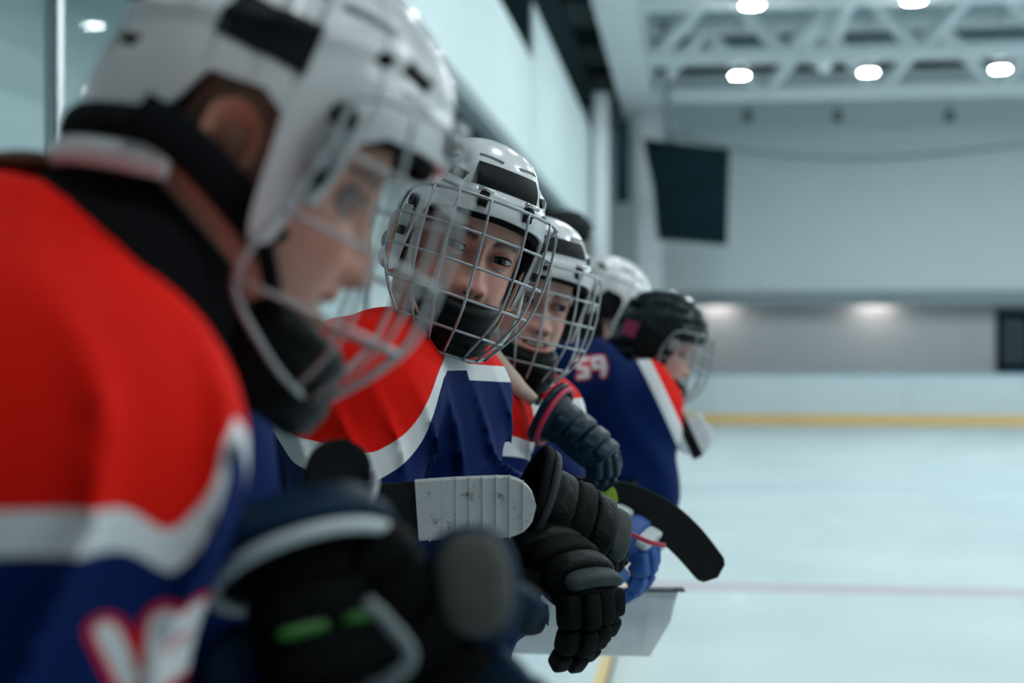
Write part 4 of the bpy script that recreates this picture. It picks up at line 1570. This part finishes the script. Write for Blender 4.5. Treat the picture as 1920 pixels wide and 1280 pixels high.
jersey(p3, f, y3, M_jersey)
glove(p3, frame(PX(1098, 828, 2.36), (0.75, -0.2, -0.60), (0.35, -0.45, 0.85)), GREYN_G, 'glove', 1, (50, 50, 40), 'dark slate glove with red edge', 0.9)
g3 = glove(p3, frame(PX(1172, 1000, 2.40), (0.80, -0.30, -0.45), (0.2, -0.30, 0.9)), BLUE_G, 'glove', -1, (62, 35, 25), 'bright blue glove with white pads and red piping', 1.0)
put('piping', tube_mesh(spline([PX(1150, 990, 2.335), PX(1185, 1002, 2.325), PX(1218, 1016, 2.325), PX(1246, 1022, 2.345)], 6), 0.004, 8), M_gred, g3)
lower_body(p3, (-0.34, 2.65, 0.92), (-0.40, 2.65, 0.06), M_pants, M_sock)

# ---------------------------------------------------------------- player with the black helmet
p5 = empty('person', (-0.22, 3.75, 0.06), 'player in black helmet hunched forward in blue jersey with white lettering', 'person')
H5 = head_frame((0.372, 3.66, 1.482), (math.cos(k(-6)) * math.cos(k(20)), math.sin(k(-6)) * math.cos(k(20)), -math.sin(k(20))))
build_head(p5, H5, skin=(0.62, 0.38, 0.31), res=90, kid=1.0)
h5 = build_helmet(p5, H5, shell=M_blackshell, label='glossy black helmet with wire cage', scale=0.97)
put('sticker', patch(118, 140, 0.000, 0.040, 0.001, 8), mat('pink_sticker', (0.35, 0.02, 0.10), 0.5), h5, H5, 'pink sticker')
for s in (-1, 1):
    put('ear_pad', mesh('ear_pad', *superell((0.012, 0.036, 0.044), 0.8, 0.8, 12, 18, tr(s * 0.082, -0.022, 0.002))), M_liner, h5, H5)
neck_guard(p5, H5, 1.15, lo=-0.18, fl=0.10, hi=-0.055, tilt=0.3)
f = Field((-0.46, 3.10, 0.78), (0.62, 4.15, 1.60), 0.011)
SH5 = np.array([0.300, 3.50, 1.330])
f.add(f.ell(SH5, (0.125, 0.11, 0.120)))
f.add(f.cone(SH5, (0.325, 3.45, 1.13), 0.10, 0.085), 0.04)
f.add(f.cone((0.315, 3.45, 1.13), (0.33, 3.46, 1.10), 0.08, 0.06), 0.04)
f.add(f.cone((0.20, 3.62, 1.375), (0.27, 3.85, 1.375), 0.115, 0.105), 0.06)
f.add(f.cone((0.18, 3.68, 1.33), (-0.22, 3.75, 0.98), 0.16, 0.17), 0.06)
f.add(f.cone((0.32, 3.88, 1.33), (0.36, 3.85, 1.12), 0.10, 0.08), 0.05)
nk = (H5 @ np.array([0, -0.028, -0.11, 1]))[:3]
nk2 = (H5 @ np.array([0, -0.045, -0.22, 1]))[:3]
f.cut(f.cone(nk, nk2, 0.066, 0.080), 0.010)
f.F += (0.006 * np.sin((f.X + 0.4 * f.Z) * 60 + 1.5 * np.sin(f.Z * 20))).astype(np.float32)


def y5(P):
    # red band along the front of the shoulder, white beside it, blue sleeve and back
    n = nrm((0.90, -0.05, 0.42))
    return -((P - SH5) @ n) + 0.085


def m5(P):
    # digits across the upper back
    return glyph(P, 3.55, [(1082, 676, 1100, 672, 4), (1082, 676, 1084, 690, 4), (1084, 690, 1100, 690, 4), (1100, 690, 1100, 704, 4), (1100, 704, 1082, 706, 4), (1110, 672, 1128, 670, 4), (1128, 670, 1130, 686, 4), (1130, 686, 1112, 688, 4), (1112, 688, 1110, 672, 4), (1130, 686, 1126, 702, 4)], 3.75)


jersey(p5, f, y5, M_jersey, m5)
glove(p5, frame(np.array([0.345, 3.40, 1.09]), (0.85, -0.1, -0.45), (0.4, -0.1, 0.9)), BLACK_G, 'glove', -1, (60, 45, 40), 'black glove', 0.9)
lower_body(p5, (-0.22, 3.75, 0.92), (-0.26, 3.75, 0.06), M_pants, M_sock)

# ---------------------------------------------------------------- player with the shiny white helmet behind
p4 = empty('person', (-0.15, 4.4, 0.06), 'player behind black helmet, head bowed in shiny white helmet', 'person')
H4 = head_frame((0.258, 4.12, 1.590), (math.cos(k(22)) * math.cos(k(34)), math.sin(k(22)) * math.cos(k(34)), -math.sin(k(34))))
build_head(p4, H4, skin=(0.60, 0.37, 0.30), res=80)
h4 = build_helmet(p4, H4, label='shiny white helmet with wire cage', wire=M_wire, scale=1.06)
for s in (-1, 1):
    put('ear_pad', mesh('ear_pad', *superell((0.012, 0.036, 0.044), 0.8, 0.8, 12, 18, tr(s * 0.082, -0.022, 0.002))), M_liner, h4, H4)
neck_guard(p4, H4, 1.2, lo=-0.20, fl=0.10, hi=-0.035, tilt=0.4)
f = Field((-0.32, 3.95, 0.80), (0.50, 4.85, 1.62), 0.014)
f.add(f.ell((0.17, 4.22, 1.40), (0.10, 0.10, 0.10)))
f.add(f.ell((0.20, 4.58, 1.40), (0.10, 0.10, 0.10)))
f.add(f.cone((0.15, 4.3, 1.41), (0.17, 4.5, 1.41), 0.11, 0.11), 0.05)
f.add(f.cone((0.15, 4.4, 1.36), (-0.15, 4.4, 0.98), 0.15, 0.17), 0.05)
f.add(f.cone((0.18, 4.2, 1.38), (0.27, 4.18, 1.14), 0.09, 0.075), 0.05)
f.add(f.cone((0.27, 4.18, 1.14), (0.34, 4.25, 1.10), 0.075, 0.055), 0.05)
f.add(f.cone((0.21, 4.6, 1.38), (0.30, 4.6, 1.14), 0.09, 0.075), 0.05)
f.add(f.cone((0.30, 4.6, 1.14), (0.36, 4.5, 1.10), 0.075, 0.055), 0.05)


def y4(P):
    return 1.40 - P[:, 2]


jersey(p4, f, y4, M_jersey)
glove(p4, frame(np.array([0.38, 4.30, 1.09]), (0.85, 0.1, -0.3), (0.3, -0.1, 0.9)), BLACK_G, 'glove', -1, (60, 45, 40), 'black glove', 0.9)
glove(p4, frame(np.array([0.40, 4.48, 1.09]), (0.85, -0.1, -0.3), (0.3, 0.1, 0.9)), BLACK_G, 'glove', 1, (60, 45, 40), 'black glove', 0.9)
lower_body(p4, (-0.15, 4.4, 0.92), (-0.18, 4.4, 0.06), M_pants, M_sock)

# ---------------------------------------------------------------- bare-headed adult further down the bench
p6 = empty('person', (-0.06, 5.4, 0.06), 'bare-headed dark-haired adult in dark jacket standing down the bench', 'person')
H6 = head_frame(PX(1058, 462, 5.4), (0.85, 0.35, -0.15))
build_head(p6, H6, skin=(0.56, 0.34, 0.27), res=80)
hv = dome_grid(30, 70, lambda a: np.interp(np.abs(a), [0, 45, 60, 80, 100, 180], [0.085, 0.075, 0.03, 0.0, -0.03, -0.07]), -0.015).reshape(-1, 3)
put('hair', mesh('hair', hv + 0.003 * np.sin(hv[:, [1, 2, 0]] * 300), grid_faces(30, 70).tolist()), M_darkhair, p6, H6)
f = Field((-0.35, 4.90, 0.70), (0.55, 5.90, 1.80), 0.02)
b6 = H6[:3, 3]
f.add(f.cone(b6 + [-0.05, -0.14, -0.36], b6 + [-0.05, 0.14, -0.36], 0.12, 0.12))
f.add(f.cone(b6 + [-0.06, 0, -0.36], b6 + [-0.22, 0, -0.90], 0.15, 0.16), 0.05)
f.add(f.cone(b6 + [-0.04, -0.22, -0.36], b6 + [0.0, -0.25, -0.75], 0.075, 0.06), 0.05)
f.add(f.cone(b6 + [-0.04, 0.22, -0.36], b6 + [0.0, 0.25, -0.75], 0.075, 0.06), 0.05)
V, Q = f.mesh()
put('jacket', mesh('jacket', relax(V, Q, 2), Q.tolist()), mat('dark_jacket', (0.015, 0.02, 0.024), 0.7, var=0.3, scale=20), p6)
lower_body(p6, (-0.05, 5.4, 1.00), (-0.06, 5.4, 0.06), mat('dark_trousers', (0.012, 0.014, 0.018), 0.7), M_sock)

# ================================================================== sticks
def blade_mesh(center, width, thick, nrm_dir, toe=True, name='blade', round_=1.0, n=40):
    """a curved blade: centreline points (world), half width, thickness, face normal"""
    C = spline(center, 10)
    T = np.gradient(C, axis=0)
    T /= np.linalg.norm(T, axis=1)[:, None]
    N = nrm(nrm_dir)
    S = np.cross(T, N)
    S /= np.linalg.norm(S, axis=1)[:, None]
    L = np.r_[0, np.cumsum(np.linalg.norm(np.diff(C, axis=0), axis=1))]
    rem = L[-1] - L
    w = np.asarray(np.interp(np.linspace(0, 1, len(C)), np.linspace(0, 1, len(width)), width))
    rr = w * round_
    w = w * np.sqrt(np.clip(1 - (np.clip(rr - rem, 0, None) / rr) ** 2, 0.0004, 1))
    t = thick / 2
    prof = [(1, -0.6), (1, 0.6), (0.93, 1), (0, 1), (-0.93, 1), (-1, 0.6), (-1, -0.6), (-0.93, -1), (0, -1), (0.93, -1)]
    V = np.concatenate([[C[i] + S[i] * w[i] * a + N * t * b for a, b in prof] for i in range(len(C))])
    m = len(prof)
    F = grid_faces(len(C), m).tolist() + [list(range(m))[::-1], list(range((len(C) - 1) * m, len(C) * m))]
    me = mesh(name, V, F)
    bm = bmesh.new()
    bm.from_mesh(me)
    bmesh.ops.recalc_face_normals(bm, faces=bm.faces)
    bm.to_mesh(me)
    bm.free()
    me.set_sharp_from_angle(angle=math.radians(35))
    return me


M_blackblade = mat('black_blade_tape', (0.013, 0.015, 0.016), 0.55, var=0.3, scale=40, bump=0.3, bscale=250)
M_shaft = mat('black_stick_shaft', (0.010, 0.011, 0.013), 0.4, var=0.2, scale=20)


def tape_mat():
    m, nt, b = _new('scuffed_white_tape')
    n, l = nt.nodes, nt.links
    tc = n.new('ShaderNodeTexCoord')
    no = n.new('ShaderNodeTexNoise')
    no.inputs['Scale'].default_value = 55
    no.inputs['Detail'].default_value = 6
    no.inputs['Roughness'].default_value = 0.7
    l.new(tc.outputs['Object'], no.inputs['Vector'])
    r = n.new('ShaderNodeMapRange')
    r.inputs[1].default_value, r.inputs[2].default_value = 0.56, 0.68
    l.new(no.outputs[0], r.inputs[0])
    mx = n.new('ShaderNodeMix')
    mx.data_type = 'RGBA'
    mx.inputs[6].default_value = (0.52, 0.52, 0.52, 1)
    mx.inputs[7].default_value = (0.10, 0.10, 0.10, 1)
    l.new(r.outputs[0], mx.inputs[0])
    l.new(mx.outputs[2], b.inputs['Base Color'])
    b.inputs['Roughness'].default_value = 0.8
    nb = n.new('ShaderNodeTexNoise')
    nb.inputs['Scale'].default_value = 700
    l.new(tc.outputs['Object'], nb.inputs['Vector'])
    bp = n.new('ShaderNodeBump')
    bp.inputs['Strength'].default_value = 0.3
    bp.inputs['Distance'].default_value = 0.001
    l.new(nb.outputs[0], bp.inputs['Height'])
    l.new(bp.outputs[0], b.inputs['Normal'])
    MATS['scuffed_white_tape'] = m
    return m


M_wtape = tape_mat()


def stick(label, pts_shaft):
    t = empty('hockey_stick', pts_shaft[-1], label, 'hockey stick', 'hockey sticks held over the boards')
    P = np.array(pts_shaft, float)
    put('shaft', tube_mesh(P, 0.012, 8, 'shaft', flat=(0.015, 0.011)), M_shaft, t)
    return t


# stick with the white taped toe
YS = 1.70
cl = [PX(640, 965, YS), PX(720, 960, YS), PX(800, 955, YS - 0.004), PX(900, 949, YS - 0.010), PX(1003, 948, YS - 0.020)]
s1 = stick('hockey stick with scuffed white taped toe before the black glove', [PX(655, 985, YS + 0.0), PX(600, 1150, YS + 0.05), PX(500, 1500, YS + 0.2), (-0.55, 2.0, 0.40)])
put('blade', blade_mesh(cl, [0.030, 0.034, 0.0355, 0.0355, 0.034], 0.008, (0, -1, 0)), M_blackblade, s1)
# wraps of tape, one ring after another
cs = spline(cl, 10)
xs0, xs1 = PX(782, 0, YS)[0], PX(1004, 0, YS)[0]
sel = cs[cs[:, 0] > xs0 - 0.006]
tp = put('toe_tape', blade_mesh([PX(782, 956, YS - 0.004), PX(850, 952, YS - 0.008), PX(930, 949, YS - 0.0135), PX(1005, 948, YS - 0.020)], [0.0362, 0.0366, 0.0366, 0.0355], 0.0125, (0, -1, 0)), M_wtape, s1, None, 'scuffed white tape')
for q in range(8):
    px = 806 + q * 25
    hw = 0.0372 if q < 6 else 0.0372 * math.sqrt(max(0, 1 - max(0, (px - 948) / 57) ** 2))
    c = PX(px, np.interp(px, [782, 930, 1005], [956, 949, 948]), np.interp(px, [782, 1005], [YS, YS - 0.020]))
    put('tape_wrap', box(0.0011, 0.0142, 2 * hw, (c[0], c[1] - 0.002, c[2]), 0, 'tape_wrap'), M_gwhite, s1)

# blade toe standing up beside it, softly blurred
YT = 1.22
s2 = stick('hockey stick, black blade toe standing up behind the navy gloves', [PX(600, 1010, YT), PX(560, 1200, YT + 0.05), PX(420, 1700, YT + 0.2)])
put('blade', blade_mesh([PX(560, 1060, YT + 0.01), PX(590, 990, YT), PX(622, 925, YT), PX(650, 822, YT)], [0.024, 0.027, 0.0285, 0.0285], 0.010, (0.30, -0.95, 0.1)), M_blackblade, s2)
put('edge_tape', tube_mesh(spline([PX(700, 880, YT), PX(703, 905, YT), PX(694, 938, YT - .002), PX(678, 962, YT - .003)], 6), 0.0035, 8), M_wtape, s2)

# black curved blade of the third player
YB = 2.42
s3 = stick('hockey stick with black curved blade and lime sticker past blue glove', [PX(1130, 950, YB + 0.02), PX(1090, 930, YB + 0.05), PX(1010, 985, YB + 0.12), (-0.10, 2.60, 1.10), (-0.26, 2.68, 1.08), (-0.40, 2.78, 0.45)])
put('blade', blade_mesh([PX(1120, 925, YB), PX(1170, 938, YB), PX(1230, 966, YB), PX(1285, 1010, YB), PX(1345, 1082, YB - 0.01)], [0.022, 0.032, 0.0335, 0.032, 0.029], 0.009, (0, -1, 0.05), round_=0.75), M_blackblade, s3)
put('sticker', blade_mesh([PX(1128, 905, YB - 0.006), PX(1140, 925, YB - 0.006), PX(1150, 948, YB - 0.006)], [0.010, 0.014, 0.010], 0.004, (0, -1, 0), round_=0.6), mat('lime_sticker', (0.45, 0.62, 0.04), 0.5, var=0.3, scale=90), s3, None, 'lime green sticker')

# pale scuffed goal stick lying under the blue glove
YG = 2.50
s4 = empty('goal_stick', PX(1190, 1150, YG), 'wide white scuffed stick blade lying under the blue glove', 'hockey stick')
put('blade', prism([(-0.22, -0.055), (0.035, -0.060), (0.072, 0.0), (0.086, 0.052), (0.080, 0.058), (-0.22, 0.058)], 0.022, 'blade', 0.004), mat('scuffed_white_paint', (0.82, 0.84, 0.85), 0.6, var=0.18, scale=24), s4,
    frame(PX(1180, 1165, YG), (1, 0, 0), (0, -1, 0.12)))
put('top_edge', box(0.29, 0.030, 0.004, (0, 0, 0), 0.001), mat('dark_scuffed_edge', (0.10, 0.11, 0.115), 0.7, var=0.5, scale=60), s4, tr(*(PX(1128, 1105, YG))))
put('shaft', tube_mesh([PX(1015, 1135, YG + 0.01), (0.0, 2.53, 1.055), (-0.22, 2.62, 1.065), (-0.42, 2.75, 0.45)], 0.014, 8), M_shaft, s4)

# stick of the player with the black helmet
s5 = stick('hockey stick with thin black shaft and pale blade below black helmet', [PX(1270, 770, 3.50), PX(1309, 856, 3.45)])
put('blade', blade_mesh([PX(1282, 790, 3.52), PX(1300, 820, 3.52), PX(1322, 850, 3.52)], [0.045, 0.05, 0.03], 0.012, (0, -1, 0.1)), MATS['scuffed_white_paint'], s5)
